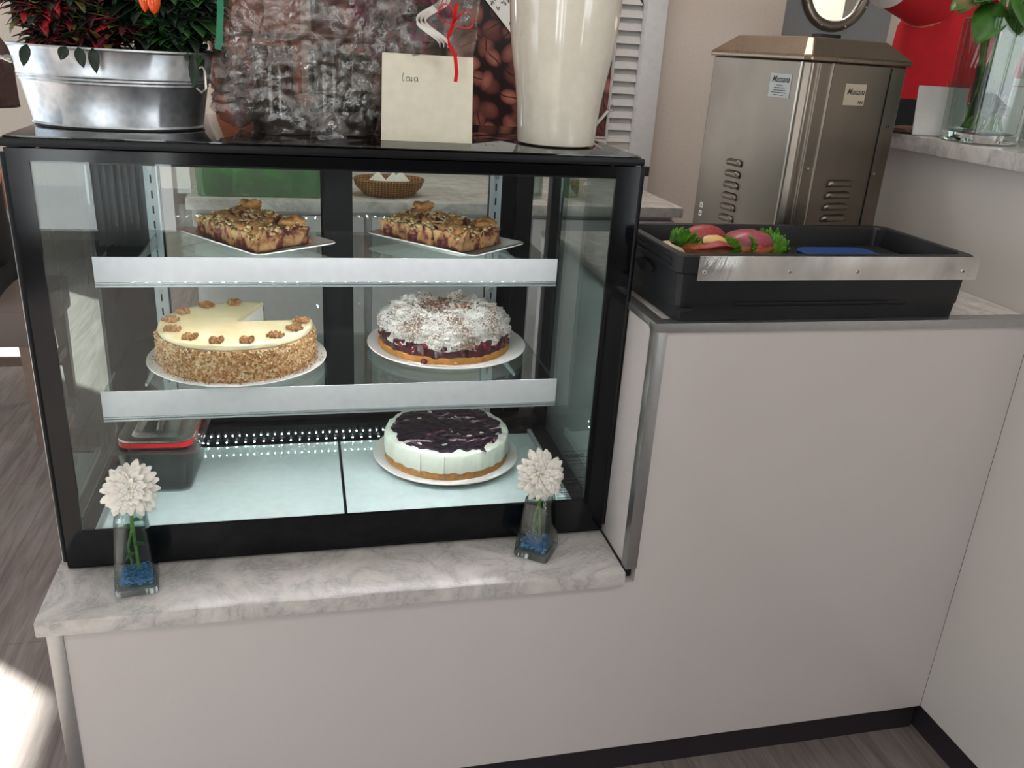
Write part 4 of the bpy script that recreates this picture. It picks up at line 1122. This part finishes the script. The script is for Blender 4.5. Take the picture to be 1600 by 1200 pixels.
def lettuce(mb, c, r, seed, tilt=0, az=0):
    rows = []; mt = Matrix.Translation(c) @ Matrix.Rotation(az, 4, 'Z') @ Matrix.Rotation(tilt, 4, 'X')
    for j in range(12):
        t = j/11; row = []
        for i in range(130):
            a = PI*1.25*i/129-.3
            k = .62*t**2.2*(math.sin(a*17+seed)*.55+noise.noise(Vector((a*6, t*3, seed)))*1.2+.35*math.sin(a*41+seed))
            row.append(mt @ Vector((r*t*math.cos(a)*(1+.12*k), r*t*math.sin(a)*(1+.12*k), .32*r*k+.25*r*t*t)))
        rows.append(row)
    mb.loops(rows, False)
def roll(loc, rz, label, kind, group='filled rolls in the black crate'):
    t = thing('filled_roll', label, 'sandwich', loc, rz)
    MB().ball((0, 0, .016), .040, 4, (1.05, .85, .42), None, .08).build('bottom_bun', M['bun'], t)
    if kind == 0:
        # folded salami around pale cheese
        for k, (r_, tl, zz) in enumerate(((.038, .5, .024),), 1):
            m = MB(); rows = []
            for j in range(8):
                q_ = j/7; row = []
                for i in range(40):
                    a = 2*PI*i/40; x, y = r_*q_*math.cos(a), r_*q_*math.sin(a)
                    row.append((x, y, .010*math.cos(x/r_*2.2)+.004*noise.noise(Vector((x*50, y*50, k)))))
                rows.append(row)
            m.loops(rows, True, True, False, Matrix.Translation((0, .012 if k == 0 else -.004, zz)) @ Matrix.Rotation(tl if k == 0 else .15, 4, 'X'))
            m.build('salami_slice', M['salami'], t, solid=.002, fix=False)
        MB().ball((0, -.014, .030), .022, 3, (1.1, .5, .42), Euler((.5, .1, .1)).to_matrix(), .1).build('cheese', M['cheese'], t)
        m = MB(); m.ball((0, .018, .030), .036, 4, (1.05, .6, .54), Euler((.35, 0, 0)).to_matrix(), .05)
        m.build('salami_fold', M['salami'], t)
    else:
        MB().ball((0, .004, .026), .037, 4, (1.1, .9, .52), None, .05).build('salami_dome', plain('pink_salami', '#9c4854', .35, var=.25, bscale=260), t)
        MB().ball((.006, -.028, .022), .007, 2, (1.2, .6, .8)).build('tomato_piece', M['tomato'], t)
    lt = MB()
    if kind == 0:
        lettuce(lt, (-.035, .012, .014), .034, 1, .9, 2.0); lettuce(lt, (.02, -.022, .012), .026, 2, 1.1, -.9)
    else:
        lettuce(lt, (.028, -.016, .008), .036, 3, .8, -1.2); lettuce(lt, (-.012, -.028, .008), .030, 4, 1.1, -1.6); lettuce(lt, (.034, .004, .010), .036, 6, .9, -.5)
    lt.build('lettuce', M['lettuce'], t, solid=.0005, fix=False)
    return t
roll((1.014, -.030, CZ0+.079), .1, 'left filled roll with folded red salami around pale cheese in the crate', 0)
roll((1.088, -.022, CZ0+.078), -.1, 'right filled roll with a pink salami dome and frilly lettuce in the crate', 1)

# ---------------------------------------------------------------- whipped cream machine
mc = thing('cream_machine', 'brushed stainless steel whipped cream machine behind the black crate', 'machine', (1.272, .200, CZ0), math.radians(11.4))
fwid, fdep, fh = .247, .275, .385
# body with chamfered near corner; local origin is the near corner, +x along the right face, +y along the left face
ch = .012
body = [(.0, ch), (.0, fdep), (fwid, fdep), (fwid, 0), (ch, 0)]
m = MB().prism(list(reversed(body)), fh-.012, None, .012); m.build('housing', M['steel'], mc, smooth=False, bevel=.003)
m = MB().box(.02, fwid-.02, .02, fdep-.02, 0, .0125); m.build('foot', M['black_plastic'], mc)
# lid: skirt plus hipped top
e = .006
lid = [(-e, ch-e), (-e, fdep+e), (fwid+e, fdep+e), (fwid+e, -e), (ch-e*1.5, -e)]
cxm, cym = fwid/2, fdep/2
ins = lambda k: [(cxm+(x-cxm)*k, cym+(y-cym)*k) for x, y in lid]
rings = [[(x, y, fh+.0005) for x, y in lid], [(x, y, fh+.008) for x, y in lid]] + [[(x, y, z) for x, y in ins(k)] for k, z in ((.985, fh+.011), (.74, fh+.040), (.70, fh+.042))]
MB().loops([list(reversed(r)) for r in rings]).build('lid', mk_steel('lid_brushed_steel', '#9a8b7b', .3), mc, smooth=False, bevel=.002)
box(.075, .125, .06, .085, fh+.0425, fh+.049, .002).build('lid_grip', M['black_plastic'], mc)
# panel seams and folded edges on right face
sm = MB().box(.062, .0635, -.0008, .0002, .02, fh-.004).box(.206, .2085, -.0012, .0002, .0, fh-.004)
sm.build('panel_gap', M['dark_opening'], mc)
MB().box(.024, .026, -.0016, .0, .01, fh-.002).box(.030, .0315, -.0012, .0, .01, fh-.002).box(.058, .062, -.0014, 0, .01, fh-.002).build('folded_edges', M['lid_steel'], mc)
box(-.0016, 0, ch, ch+.004, .01, fh-.002).build('folded_edges', M['lid_steel'], mc)
def louvre(w_, mat):
    rows = []
    for i in range(17):
        t = i/16; x = -w_/2+w_*t; k = min(1, min(t, 1-t)*6); k = math.sin(k*PI/2)
        rows.append([(x, -.0075*k*math.sin(a)-.0002, -.0075+.0125*(1-math.cos(a))/2*(.4+.6*k)) for a in [PI*j/8 for j in range(9)]])
    return MB().loops(rows, False)
def vents(fn, zs):
    for z in zs:
        o = louvre(.062, None).build('vent_louvre', M['steel'], mc, solid=.001, fix=False, ang=1.2); fn(o, z)
for k in range(7):
    z = .168-.0225*k
    o = louvre(.066, None).build('vent_louvre', M['steel'], mc, solid=.001, fix=False, ang=1.2); o.location = (.132, 0, z); 
    o = louvre(.046, None).build('vent_louvre', M['steel'], mc, solid=.001, fix=False, ang=1.2); o.location = (0, .160, z+.018); o.rotation_euler = (0, 0, -PI/2)
for (x, z) in ((.045, .195), (.217, .185)): MB().ball((x, -.001, z), .0028, 2, (1, .6, 1)).build('screw', M['lid_steel'], mc)
for (x, z) in ((.224, .275), (.230, .2755)): MB().ball((x, -.0005, z), .0018, 2, (1, .5, 1)).build('rivet_hole', M['dark_opening'], mc)
# stickers
s1 = box(.100, .152, -.0009, -.0001, .312, .350).build('maker_sticker', plain('silver_beige_sticker', '#b9ad98', .35), mc, smooth=False)
text('Mussana', .0155, M['ink'], s1, (.127, -.0011, .336), (PI/2, 0, 0), 'lettering', .45, bold=.0001, sx=.82)
text('MINI', .0085, M['ink'], s1, (.143, -.0011, .317), (PI/2, 0, 0), 'lettering', .0, sx=.7)
s2 = box(-.0009, -.0001, .034, .092, .318, .360).build('maker_sticker', plain('pale_sticker', '#b8bcbc', .4), mc, smooth=False)
text('Mussana', .0165, M['ink'], s2, (-.0011, .063, .350), (PI/2, 0, -PI/2), 'lettering', .45, bold=.0001, sx=.85)
lm = MB()
for z, a, b in ((.3395, .055, .071), (.335, .048, .078), (.3305, .046, .080), (.3265, .042, .084), (.322, .050, .076)):
    y = a
    while y < b: w_ = rnd.uniform(.002, .005); lm.box(-.0012, -.0009, y, min(y+w_, b), z-.0007, z+.0007); y += w_+.001
lm.build('small_print', M['ink'], s2, smooth=False)
for z in (.06, .078):
    s3 = box(-.0008, -.0001, .244, .254, z, z+.011).build('pictogram_sticker', M['white_paper'], mc, smooth=False)
    MB().box(-.0011, -.0008, .246, .252, z+.003, z+.0045).box(-.0011, -.0008, .2485, .2498, z+.0045, z+.009).build('pictogram', M['ink'], s3, smooth=False)

# ---------------------------------------------------------------- things on the high counter
vz = thing('square_vase', 'tall square clear glass vase of cut stems on the high marble counter', 'vase', (1.640, .165, .7006), -.14)
MB().loops([rrect(.049, .049, .008, 0), rrect(.052, .052, .009, .004), rrect(.056, .056, .009, .216), rrect(.0545, .0545, .009, .218), rrect(.0495, .0495, .008, .214), rrect(.0455, .0455, .008, .020), rrect(.040, .040, .01, .017)]).build('glass_body', M['vase_glass'], vz, ang=.5)
MB().loops([rrect(.0485, .0485, .008, .001), rrect(.0505, .0505, .009, .004), rrect(.0505, .0505, .009, .0165)]).build('thick_glass_base', M['glass'], vz, ang=.5)
bg = thing('green_bouquet', 'bunch of cut green stems with broad leaves in the square glass vase', 'plant', (1.640, .165, .7006))
m = MB()
for k in range(44):
    a = rnd.uniform(0, 2*PI); r_ = rnd.uniform(.008, .036); a2 = a+rnd.uniform(.6, 2.2)
    m.tube([(r_*math.cos(a), r_*math.sin(a), .024), (.026*math.cos(a2), .026*math.sin(a2), .12), (.040*math.cos(a2), .040*math.sin(a2), .215), (.065*math.cos(a2), .065*math.sin(a2), .30)], rnd.uniform(.0012, .0026), 6)
m.build('stems', plain('vase_stem', '#4d7430', .6, var=.3, bscale=150), bg)
m = MB()
for k in range(70):
    a = rnd.uniform(0, 2*PI); m.leaf((.024*math.cos(a), .024*math.sin(a), rnd.uniform(.03, .10)), (.3*math.cos(a), .3*math.sin(a), 1), (math.cos(a), math.sin(a), 0), rnd.uniform(.03, .06), .010, .2)
m.build('submerged_leaves', M['leaf_dark'], bg, solid=.0004, fix=False)
m = MB()
for (p, d, L_, W_, b_) in (((-.045, -.02, .24), (-.55, -.3, -.75), .085, .06, .2), ((-.03, -.03, .26), (.25, -.5, -.6), .09, .075, .3), ((-.06, 0, .25), (-1, -.2, -.15), .08, .05, .4), ((-.04, 0, .27), (-.9, .3, .3), .09, .05, .5), ((.02, -.04, .25), (.8, -.4, .1), .09, .06, .5), ((0, 0, .28), (.1, -.6, .8), .1, .06, .5), ((-.02, 0, .29), (-.5, -.4, .8), .1, .06, .5), ((.04, .02, .27), (.9, .3, .4), .1, .06, .5), ((-.05, -.01, .25), (-.8, -.5, .1), .075, .045, .5)):
    m.leaf(p, d, (0, -.5, 1), L_, W_, b_, .15, 8)
m.build('broad_leaves', plain('broad_green_leaf', '#3c6a26', .4, var=.35, bscale=40), bg, solid=.0006, fix=False)
m = MB()
for (p, d) in (((-.075, -.02, .255), (-1, -.3, .3)), ((-.09, -.01, .25), (-.7, -.3, -.3)), ((-.07, -.03, .27), (-.5, -.4, .6))): m.leaf(p, d, (0, -.4, 1), .05, .045, .8, .3, 6)
m.build('bronze_leaves', M['leaf_olive'], bg, solid=.0006, fix=False)
sh = thing('menu_holder', 'white menu card holder with red top edge left of the square vase', 'card holder', (1.625, .262, .7006), -.22)
MB().loops([[(-.05, 0, 0), (.05, 0, 0), (.05, .004, 0), (-.05, .004, 0)], [(-.05, .014, .094), (.05, .014, .094), (.05, .018, .094), (-.05, .018, .094)]]).build('card', M['white_paper'], sh, smooth=False)
box(.005, .05, .0135, .0185, .0945, .1035).build('red_edge', M['red_plastic'], sh)
box(-.05, .05, .0, .05, 0, .002).build('holder_foot', M['clear_plastic'], sh)
s2_ = thing('menu_holder', 'white menu card holder with a red stripe right of the square vase', 'card holder', (1.79, .25, .7006), -.22)
MB().loops([[(-.06, 0, 0), (.06, 0, 0), (.06, .004, 0), (-.06, .004, 0)], [(-.06, .014, .118), (.06, .014, .118), (.06, .018, .118), (-.06, .018, .118)]]).build('card', M['white_paper'], s2_, smooth=False)
box(-.06, .06, .0122, .0127, .096, .104).build('red_stripe', M['red_plastic'], s2_)
gj = MB().lathe([(.040, 0), (.045, .006), (.046, .10), (.040, .115), (.042, .12), (.038, .12), (.036, .113), (.042, .098), (.041, .012), (.002, .010)], 40).build('glass_jar', M['glass_thin'], None)
gj.location = (1.745, .115, .7006); tag(gj, 'clear glass jar at the right edge beside the square vase', 'jar')
br_ = MB().lathe([(.028, 0), (.034, .004), (.033, .010), (.02, .014), (.001, .014)], 32).build('brown_dish', plain('brown_ceramic', '#4b352a', .4), None); br_.location = (1.60, .318, .7006)
tag(br_, 'small brown dish left of the white menu holder on the marble counter', 'dish')

# ---------------------------------------------------------------- wall decoration
po = box(-.68, .29, 0, .012, 0, 1.2).build('coffee_bean_poster', M['beans'], None, smooth=False); po.location = (1.10, 1.586, .556)
tag(po, 'poster of dark roasted coffee beans on the wall', 'poster')
nt_ = thing('handwritten_note', 'white note with handwriting hung askew over the coffee bean poster', 'note', (1.045, 1.578, .853))
R45 = Euler((0, math.radians(48), 0))
nm = MB().box(-.30, .0, -.0005, .0005, 0, .30, 0, Matrix.Rotation(math.radians(-3), 4, 'Y') @ Matrix.Rotation(math.radians(49), 4, 'Y')); nm.build('sheet', M['white_paper'], nt_, smooth=False)
hw = MB()
for (x, z, s_) in ((-.075, .088, .02), (-.055, .078, .018), (-.04, .09, .02), (-.025, .1, .018), (-.07, .05+.055, .02), (-.012, .035, .012), (-.05, .118, .02), (-.02, .125, .02)):
    pts = [(x+s_*(.5*k/6)+rnd.uniform(-.2, .2)*s_, -.0012, z+rnd.uniform(-.5, .5)*s_) for k in range(7)]
    hw.tube(pts, .0011, 5)
hw.build('handwriting', M['ink'], nt_)
lv = thing('louvre_shutter', 'pale grey louvred shutter between the coffee poster and the white post', 'shutter', (1.392, 1.57, .50))
m = MB()
for k in range(38):
    z = .039*k; m.loops([[(0, 0, z), (0, .016, z+.040), (0, .019, z+.040), (0, .003, z)], [(.082, 0, z), (.082, .016, z+.040), (.082, .019, z+.040), (.082, .003, z)]])
m.build('slats', M['louvre'], lv, smooth=False)
box(-.004, .0, .0, .028, 0, 1.49).build('stile', M['louvre'], lv)

# ---------------------------------------------------------------- things on the back counter
BZ = .4412
gt = thing('green_box', 'green translucent plastic box of leaves on the back counter behind the case', 'box', (.28, 1.005, BZ))
MB().loops([rrect(.145, .09, .012, 0), rrect(.15, .095, .014, .085), rrect(.147, .092, .014, .085), rrect(.142, .087, .012, .004)]).build('box_body', M['green_glass'], gt)
m = MB()
for k in range(60):
    m.leaf((rnd.uniform(-.11, .11), rnd.uniform(-.05, .05), rnd.uniform(.01, .03)), (rnd.uniform(-1, 1), rnd.uniform(-1, 1), rnd.uniform(.2, 1)), (0, 0, 1), .06, .02, .5)
m.build('leaves', plain('lime_leaf', '#8db52e', .5, var=.3), gt, solid=.0005, fix=False)
wb = thing('wicker_basket', 'shallow wicker basket of folded napkins on the back counter', 'basket', (.60, .985, BZ))
MB().lathe([(.062, 0), (.085, .022), (.090, .036), (.094, .040), (.090, .044), (.083, .036), (.078, .022), (.055, .004)], 64, sx=1, sy=.7).build('basket_body', M['wicker'], wb)
for k, (x, y, rz) in enumerate(((-.03, .0, .3), (.008, -.01, -.1), (.03, .012, .5))):
    c_ = MB().loops([[(-.028, -.02, 0), (.03, -.02, 0), (.03, .02, 0), (-.028, .02, 0)], [(.0, -.001, .034), (.004, -.001, .034), (.004, .001, .034), (.0, .001, .034)]]).build('folded_napkin', M['napkin'], None)
    c_.location = (.60+x, .985+y, BZ+.024); c_.rotation_euler = (0, 0, rz); tag(c_, ['folded white napkin at the left of the wicker basket', 'folded white napkin in the middle of the wicker basket', 'folded white napkin at the right of the wicker basket'][k], 'napkin', 'napkins in the wicker basket')
for (x, y, r_, h_, lab, mt_) in ((.975, 1.00, .042, .075, 'clear glass jar on the back counter near the right of the display case', 'glass_thin'), (1.10, 1.03, .030, .09, 'green bottle shape standing in for the mirrored green box, beside the clear jar', 'green_glass')):
    o = MB().lathe([(r_*.9, 0), (r_, .005), (r_, h_*.85), (r_*.85, h_), (r_*.8, h_), (r_*.93, h_*.84), (r_*.93, .008), (.002, .007)], 32).build('glass_jar' if mt_ != 'green_glass' else 'green_reflection', M[mt_], None)
    o.location = (x, y, BZ); tag(o, lab, 'jar' if mt_ != 'green_glass' else 'reflection stand-in')  # green bottle shape added for the green box mirrored in the side glass
pk = box(-.14, .12, 0, .022, 0, .9, .003).build('wooden_board', M['brown_wood'], None); pk.location = (.27, 1.576, .56)
tag(pk, 'orange-brown wooden board on the wall, seen between the zinc tub and the cellophane bundle', 'board')

# ---------------------------------------------------------------- seated customer, chair and tables at the left
def chair(loc, rz, label, group=None):
    t = thing('upholstered_stool', label, 'stool', loc, rz)
    for (x, y, k) in ((-.19, -.19, 0), (.19, -.19, 0), (-.19, .19, 1), (.19, .19, 1)):
        MB().loops([[(x-.012, y-.012+.02*k, 0), (x+.012, y-.012+.02*k, 0), (x+.012, y+.012+.02*k, 0), (x-.012, y+.012+.02*k, 0)], [(x-.02, y-.02, .34), (x+.02, y-.02, .34), (x+.02, y+.02, .34), (x-.02, y+.02, .34)]]).build('leg', M['wood_chair'], t, smooth=False)
    MB().box(-.225, .225, -.225, .225, .341, .455, .02).build('seat', M['seat_fabric'], t)
    MB().box(-.18, .18, .165, .185, .14, .17, 0).box(-.2, -.18, -.18, .18, .18, .21).box(.18, .2, -.18, .18, .18, .21).build('stretcher', M['wood_chair'], t, smooth=False)
    return t
chair((-.645, 1.66, FZ), 0, 'taupe upholstered wooden stool of the seated customer at the left edge')
ch2 = copy_tree([o for o in bpy.data.objects if o.name == 'upholstered_stool'][0]); ch2.location = (-1.9, 3.1, FZ); ch2.rotation_euler.z = 1.7; ch2['label'] = 'empty taupe stool further back on the far side of the small table'
tbx = thing('cafe_table', 'small square cafe table beside the seated customer', 'table', (-1.75, 1.9, FZ))
MB().box(-.35, .35, -.35, .35, .72, .745, .004).build('tabletop', M['wood_chair'], tbx)
MB().lathe([(.03, .02), (.03, .72)], 24).build('pedestal', M['black_plastic'], tbx)
MB().box(-.22, .22, -.22, .22, 0, .02, .004).build('base', M['black_plastic'], tbx)

def figure(pts, name, label, loc, rz, skinm):
    root = thing('person', label, 'person', loc, rz); return root
def hand_pts(base, idx, d, side, up, curl=.5):
    """five fingers rooted in the palm; base = palm position, d = direction of the hand, side = towards the thumb"""
    P, E = [], []; d = Vector(d).normalized(); side = Vector(side).normalized(); up = Vector(up).normalized()
    base = Vector(base)
    palm = base+d*.05; P.append((*palm, (.030, .016))); E.append((idx, idx+1)); pi_ = idx+1; n_ = idx+2
    for k, (off, L_) in enumerate(((.028, .070), (.010, .078), (-.010, .073), (-.027, .058))):
        q = palm+side*off+d*.035; P.append((*q, .0095)); E.append((pi_, n_)); prev = n_; n_ += 1
        for j in range(2):
            q = q+(d*math.cos(curl*(j+1))+(-up)*math.sin(curl*(j+1)))*L_*.5; P.append((*q, .0082-.001*j)); E.append((prev, n_)); prev = n_; n_ += 1
    q = palm+side*.035-d*.01; P.append((*q, .0105)); E.append((pi_, n_)); prev = n_; n_ += 1
    q = q+(side*.6+d*.8-up*.3).normalized()*.035; P.append((*q, .0095)); E.append((prev, n_)); prev = n_; n_ += 1
    q = q+(side*.1+d)*.026; P.append((*q, .0085)); E.append((prev, n_))
    return P, E
def head(mb, c, az):
    """modelled head: skull, jaw, nose, lips, brows, ears, facing local -y turned by az"""
    q = bmesh.ops.create_icosphere(mb.bm, subdivisions=4, radius=1); R = Matrix.Rotation(az, 3, 'Z')
    for v in q['verts']:
        p = v.co.copy(); x, y, z = p
        X, Y, Z = x*.075, y*.095, z*.118
        if z < -.1: X *= 1-.35*min(1, (-z-.1)); Y = Y*(1-.12*(-z))-.006
        if y < -.3:
            nose = math.exp(-(x/.14)**2-((z+.12)/.2)**2); Y -= .020*nose
            Y += .010*(math.exp(-((abs(x)-.38)/.2)**2-((z-.06)/.14)**2))
            Y -= .006*math.exp(-(x/.35)**2-((z+.48)/.08)**2); Y += .004*math.exp(-(x/.35)**2-((z+.56)/.05)**2)
            Y -= .006*math.exp(-(x/.3)**2-((z+.82)/.15)**2)
        if abs(x) > .9 and abs(z) < .25 and abs(y) < .3: X *= 1.16
        v.co = R @ Vector((X, Y, Z))+Vector(c)
def eyes(parent, c, az, white, iris):
    R = Matrix.Rotation(az, 3, 'Z')
    for s in (-1, 1):
        p = R @ Vector((s*.030, -.078, .008))+Vector(c)
        e_ = MB().ball(p, .0115, 2).build('eye', white, parent); q = R @ Vector((s*.030, -.0865, .008))+Vector(c)
        MB().ball(q, .0052, 2).build('iris', iris, e_)
def hairdo(parent, c, az, length, mat):
    m = MB(); R = Matrix.Rotation(az, 3, 'Z'); rows = []
    for j in range(22):
        t = j/21; row = []
        for i in range(60):
            a = -PI/2+.75+(2*PI-1.5)*i/59
            if t < .5: th = t/.5*PI/2; x, y, z = math.cos(a)*math.sin(th), math.sin(a)*math.sin(th), math.cos(th)
            else: x, y, z = math.cos(a)*(1-.1*(t-.5)), math.sin(a), -(t-.5)*2*length/.118
            k = 1+.05*noise.noise(Vector((a*9, z*1.2, 2)))
            row.append(R @ Vector((x*.084*k, y*.106*k+.006, z*.127))+Vector(c))
        rows.append(row)
    m.loops(rows, False); m.build('hair', mat, parent, solid=.006, fix=False)
W_EYE = plain('eye_white', '#e6e2dc', .3); IRIS = plain('brown_iris', '#2e1c12', .2)
def person(label, loc, rz, P, E, headc, haz, hlen, clothes):
    root = thing('person', label, 'person', loc, rz)
    b = skin('body', P, E, M['skin'], root, 2)
    hm = MB(); head(hm, headc, haz); h_ = hm.build('head', M['skin'], root)
    eyes(h_, headc, haz, W_EYE, IRIS); hairdo(root, headc, haz, hlen, M['hair'])
    MB().ball(Matrix.Rotation(haz, 3, 'Z') @ Vector((0, -.088, -.058))+Vector(headc), .016, 2, (1.3, .35, .3), Matrix.Rotation(haz, 3, 'Z')).build('mouth', plain('lips', '#9c4a44', .4), h_)
    for nm_, pts, ed, mt_ in clothes: skin(nm_, pts, ed, M[mt_], root, 2)
    return root
# seated customer (only an arm, the lap and some hair reach into the frame); local -y is where she faces
P = [(0, 0, .50, .12), (0, -.02, .68, (.12, .09)), (0, 0, .88, (.14, .09)), (0, .04, .99, .05), (0, .05, 1.06, .045),
     (-.15, .0, .90, .05), (-.18, .06, .70, .040), (-.13, -.32, .66, .033), (-.10, -.40, .67, .024),
     (.15, .0, .90, .05), (.18, .07, .68, .040), (.13, -.18, .66, .033), (.10, -.28, .67, .024),
     (-.10, -.05, .50, .085), (-.11, -.42, .52, .065), (-.11, -.45, .10, .045), (-.11, -.55, .04, (.035, .03)),
     (.10, -.05, .50, .085), (.11, -.42, .52, .065), (.11, -.45, .10, .045), (.11, -.55, .04, (.035, .03))]
Ed = [(0, 1), (1, 2), (2, 3), (3, 4), (2, 5), (5, 6), (6, 7), (7, 8), (2, 9), (9, 10), (10, 11), (11, 12), (0, 13), (13, 14), (14, 15), (15, 16), (0, 17), (17, 18), (18, 19), (19, 20)]
for ix, s in ((8, 1), (12, -1)):
    hp, he = hand_pts(P[ix][:3], len(P)-1, (s*.2, -1, 0), (s, .2, 0), (0, 0, 1), .4)
    he[0] = (ix, len(P)); 
    he = [(a if a != len(P)-1 else ix, b) for a, b in he]
    P += hp; Ed += he
def fat(idx, k): return [tuple(P[i][:3])+((P[i][3]*k if not isinstance(P[i][3], tuple) else (P[i][3][0]*k, P[i][3][1]*k)),) for i in idx]
person('seated customer in dark clothes with bare forearms at the left edge of the photo', (-.61, 1.68, FZ), -1.5, P, Ed, (0, .05, 1.13), 0, .10,
       [('dark_top', fat([0, 1, 2, 5, 9], 1.12)+[(-.165, .03, .80, .056), (.165, .03, .80, .056)], [(0, 1), (1, 2), (2, 3), (2, 4), (3, 5), (4, 6)], 'black_cloth'),
        ('dark_trousers', fat([0, 13, 14, 15, 17, 18, 19], 1.14), [(0, 1), (1, 2), (2, 3), (0, 4), (4, 5), (5, 6)], 'black_cloth')])
# staff member in red behind the tall counter, leaning towards the machine
P = [(0, 0, .95, .10), (0, -.02, 1.15, (.10, .08)), (0, -.03, 1.38, (.10, .08)), (0, -.06, 1.50, .05), (0, -.07, 1.56, .045),
     (-.17, -.06, 1.455, .036), (-.34, -.12, 1.503, .032), (-.48, -.17, 1.53, .028), (-.515, -.185, 1.537, .026),
     (.17, -.05, 1.40, .042), (.21, -.06, 1.14, .034), (.24, -.20, .96, .034), (.22, -.26, .90, .026),
     (-.10, 0, .92, .10), (-.11, 0, .50, .07), (-.11, .02, .10, .05), (-.11, -.10, .04, (.04, .03)),
     (.10, 0, .92, .10), (.11, 0, .50, .07), (.11, .02, .10, .05), (.11, -.10, .04, (.04, .03))]
Ed = [(0, 1), (1, 2), (2, 3), (3, 4), (2, 5), (5, 6), (6, 7), (7, 8), (2, 9), (9, 10), (10, 11), (11, 12), (0, 13), (13, 14), (14, 15), (15, 16), (0, 17), (17, 18), (18, 19), (19, 20)]
for ix, d_, sd in ((8, (-1, -.2, -.15), (0, -.3, 1)), (12, (-.2, -.5, -.8), (-1, 0, .2))):
    hp, he = hand_pts(P[ix][:3], len(P)-1, d_, sd, (0, 1, .3), .4)
    he = [(a if a != len(P)-1 else ix, b) for a, b in he]; P += hp; Ed += he
person('person in red top and black apron reaching left with a white cuff', (2.19, 1.05, FZ), .1, P, Ed, (0, -.10, 1.66), 0, .10,
       [('black_trousers', fat([13, 14, 15], 1.12)+fat([17, 18, 19], 1.12)+[(0, 0, 1.0, .13)], [(0, 1), (1, 2), (3, 4), (4, 5), (6, 0), (6, 3)], 'black_cloth')])
staff = [o for o in bpy.data.objects if o.get('label', '').startswith('person in red')][0]
def ell(z, rx, ry, cx_=0, cy_=-.03, n=40, wob_=.0, sd=0):
    return [(cx_+rx*(1+wob_*noise.noise(Vector((math.cos(2*PI*k/n)*2, math.sin(2*PI*k/n)*2, z*9+sd))))*math.cos(2*PI*k/n), cy_+ry*(1+wob_*noise.noise(Vector((math.cos(2*PI*k/n)*2, math.sin(2*PI*k/n)*2, z*9+5+sd))))*math.sin(2*PI*k/n), z) for k in range(n)]
rt = MB().loops([ell(z, rx, ry, 0, -.03, 48, .10) for z, rx, ry in ((.97, .165, .13), (1.05, .16, .125), (1.15, .155, .12), (1.25, .155, .12), (1.34, .152, .118), (1.40, .145, .11), (1.45, .125, .095), (1.49, .085, .07), (1.515, .062, .058))])
rt.tube([(-.08, -.05, 1.445), (-.16, -.065, 1.462), (-.24, -.085, 1.478), (-.32, -.112, 1.497)], [.062, .060, .056, .054], 24)
rt.tube([(.09, -.04, 1.42), (.16, -.05, 1.40), (.20, -.055, 1.27), (.215, -.06, 1.14)], [.075, .070, .062, .060], 24)
rt.build('red_top', M['red_cloth'], staff, ang=1.2)
wc_ = MB().tube([(-.295, -.105, 1.490), (-.34, -.122, 1.500), (-.38, -.138, 1.508), (-.42, -.152, 1.517), (-.46, -.166, 1.526), (-.50, -.180, 1.535)], [.060, .056, .058, .051, .052, .045], 24)
wc_.build('white_cuff', M['white_cloth'], staff, ang=1.2)
MB().loops([ell(z, rx, ry, 0, -.035, 48, .05) for z, rx, ry in ((.45, .20, .16), (.8, .185, .15), (1.0, .178, .142), (1.12, .170, .136), (1.205, .164, .131), (1.207, .160, .127))]).build('black_apron', M['black_cloth'], staff, ang=1.2)

# ---------------------------------------------------------------- lights
def area(name, loc, rot, sx_, sy_, power, col):
    l = bpy.data.lights.new(name, 'AREA'); l.shape = 'RECTANGLE'; l.size = sx_; l.size_y = sy_; l.energy = power; l.color = col
    o = bpy.data.objects.new(name, l); C.objects.link(o); o.location = loc; o.rotation_euler = rot; return o
DAY = (1.0, .965, .95)
for i, (a, b) in enumerate(WIN):
    area('window_daylight', (X0-.15, (a+b)/2, (WZ0+WZ1)/2), (0, -PI/2, 0), WZ1-WZ0, b-a, 32, DAY)
for i, (a, b) in enumerate(FX):
    area('window_daylight', ((a+b)/2, Y0-.15, (SILL+WZ1)/2), (-PI/2+PI, 0, 0), b-a, WZ1-SILL, 80 if i == 0 else 50, DAY)
area('kitchen_fill', (2.6, 2.8, CZ-.05), (0, 0, 0), .5, .3, 60, (1, .95, .88))  # unseen light added to make the view through the porthole near white
area('ceiling_fill', (1.0, .8, CZ-.02), (0, 0, 0), 1.2, .25, 16, (1, .93, .86))  # fill light added over the aisle to brighten the back counter
area('ceiling_fill', (1.0, -1.6, CZ-.02), (0, 0, 0), 1.6, .5, 16, (1, .96, .92))  # extra fill light added above the cafe floor, without a fixture
sun = bpy.data.lights.new('sun', 'SUN'); sun.energy = 48; sun.angle = .01; sun.color = (1, .96, .9)
so_ = bpy.data.objects.new('sun', sun); C.objects.link(so_)
el_ = math.radians(27); dv = Vector((.74*math.cos(el_), -.67*math.cos(el_), -math.sin(el_)))
so_.rotation_euler = dv.to_track_quat('-Z', 'Y').to_euler()
w = bpy.data.worlds.new('daylight'); SC.world = w; w.use_nodes = True
bgn = w.node_tree.nodes['Background']; bgn.inputs[0].default_value = (.75, .86, 1, 1); bgn.inputs[1].default_value = 2.2

SC.view_settings.view_transform = 'Standard'; SC.view_settings.look = 'None'
SC.view_settings.exposure = -0.07; SC.view_settings.gamma = 1; SC.view_settings.use_curve_mapping = False
SC.cycles.max_bounces = 14; SC.cycles.transparent_max_bounces = 40; SC.cycles.transmission_bounces = 10; SC.cycles.glossy_bounces = 6
SC.cycles.sample_clamp_indirect = 6; SC.cycles.use_denoising = True
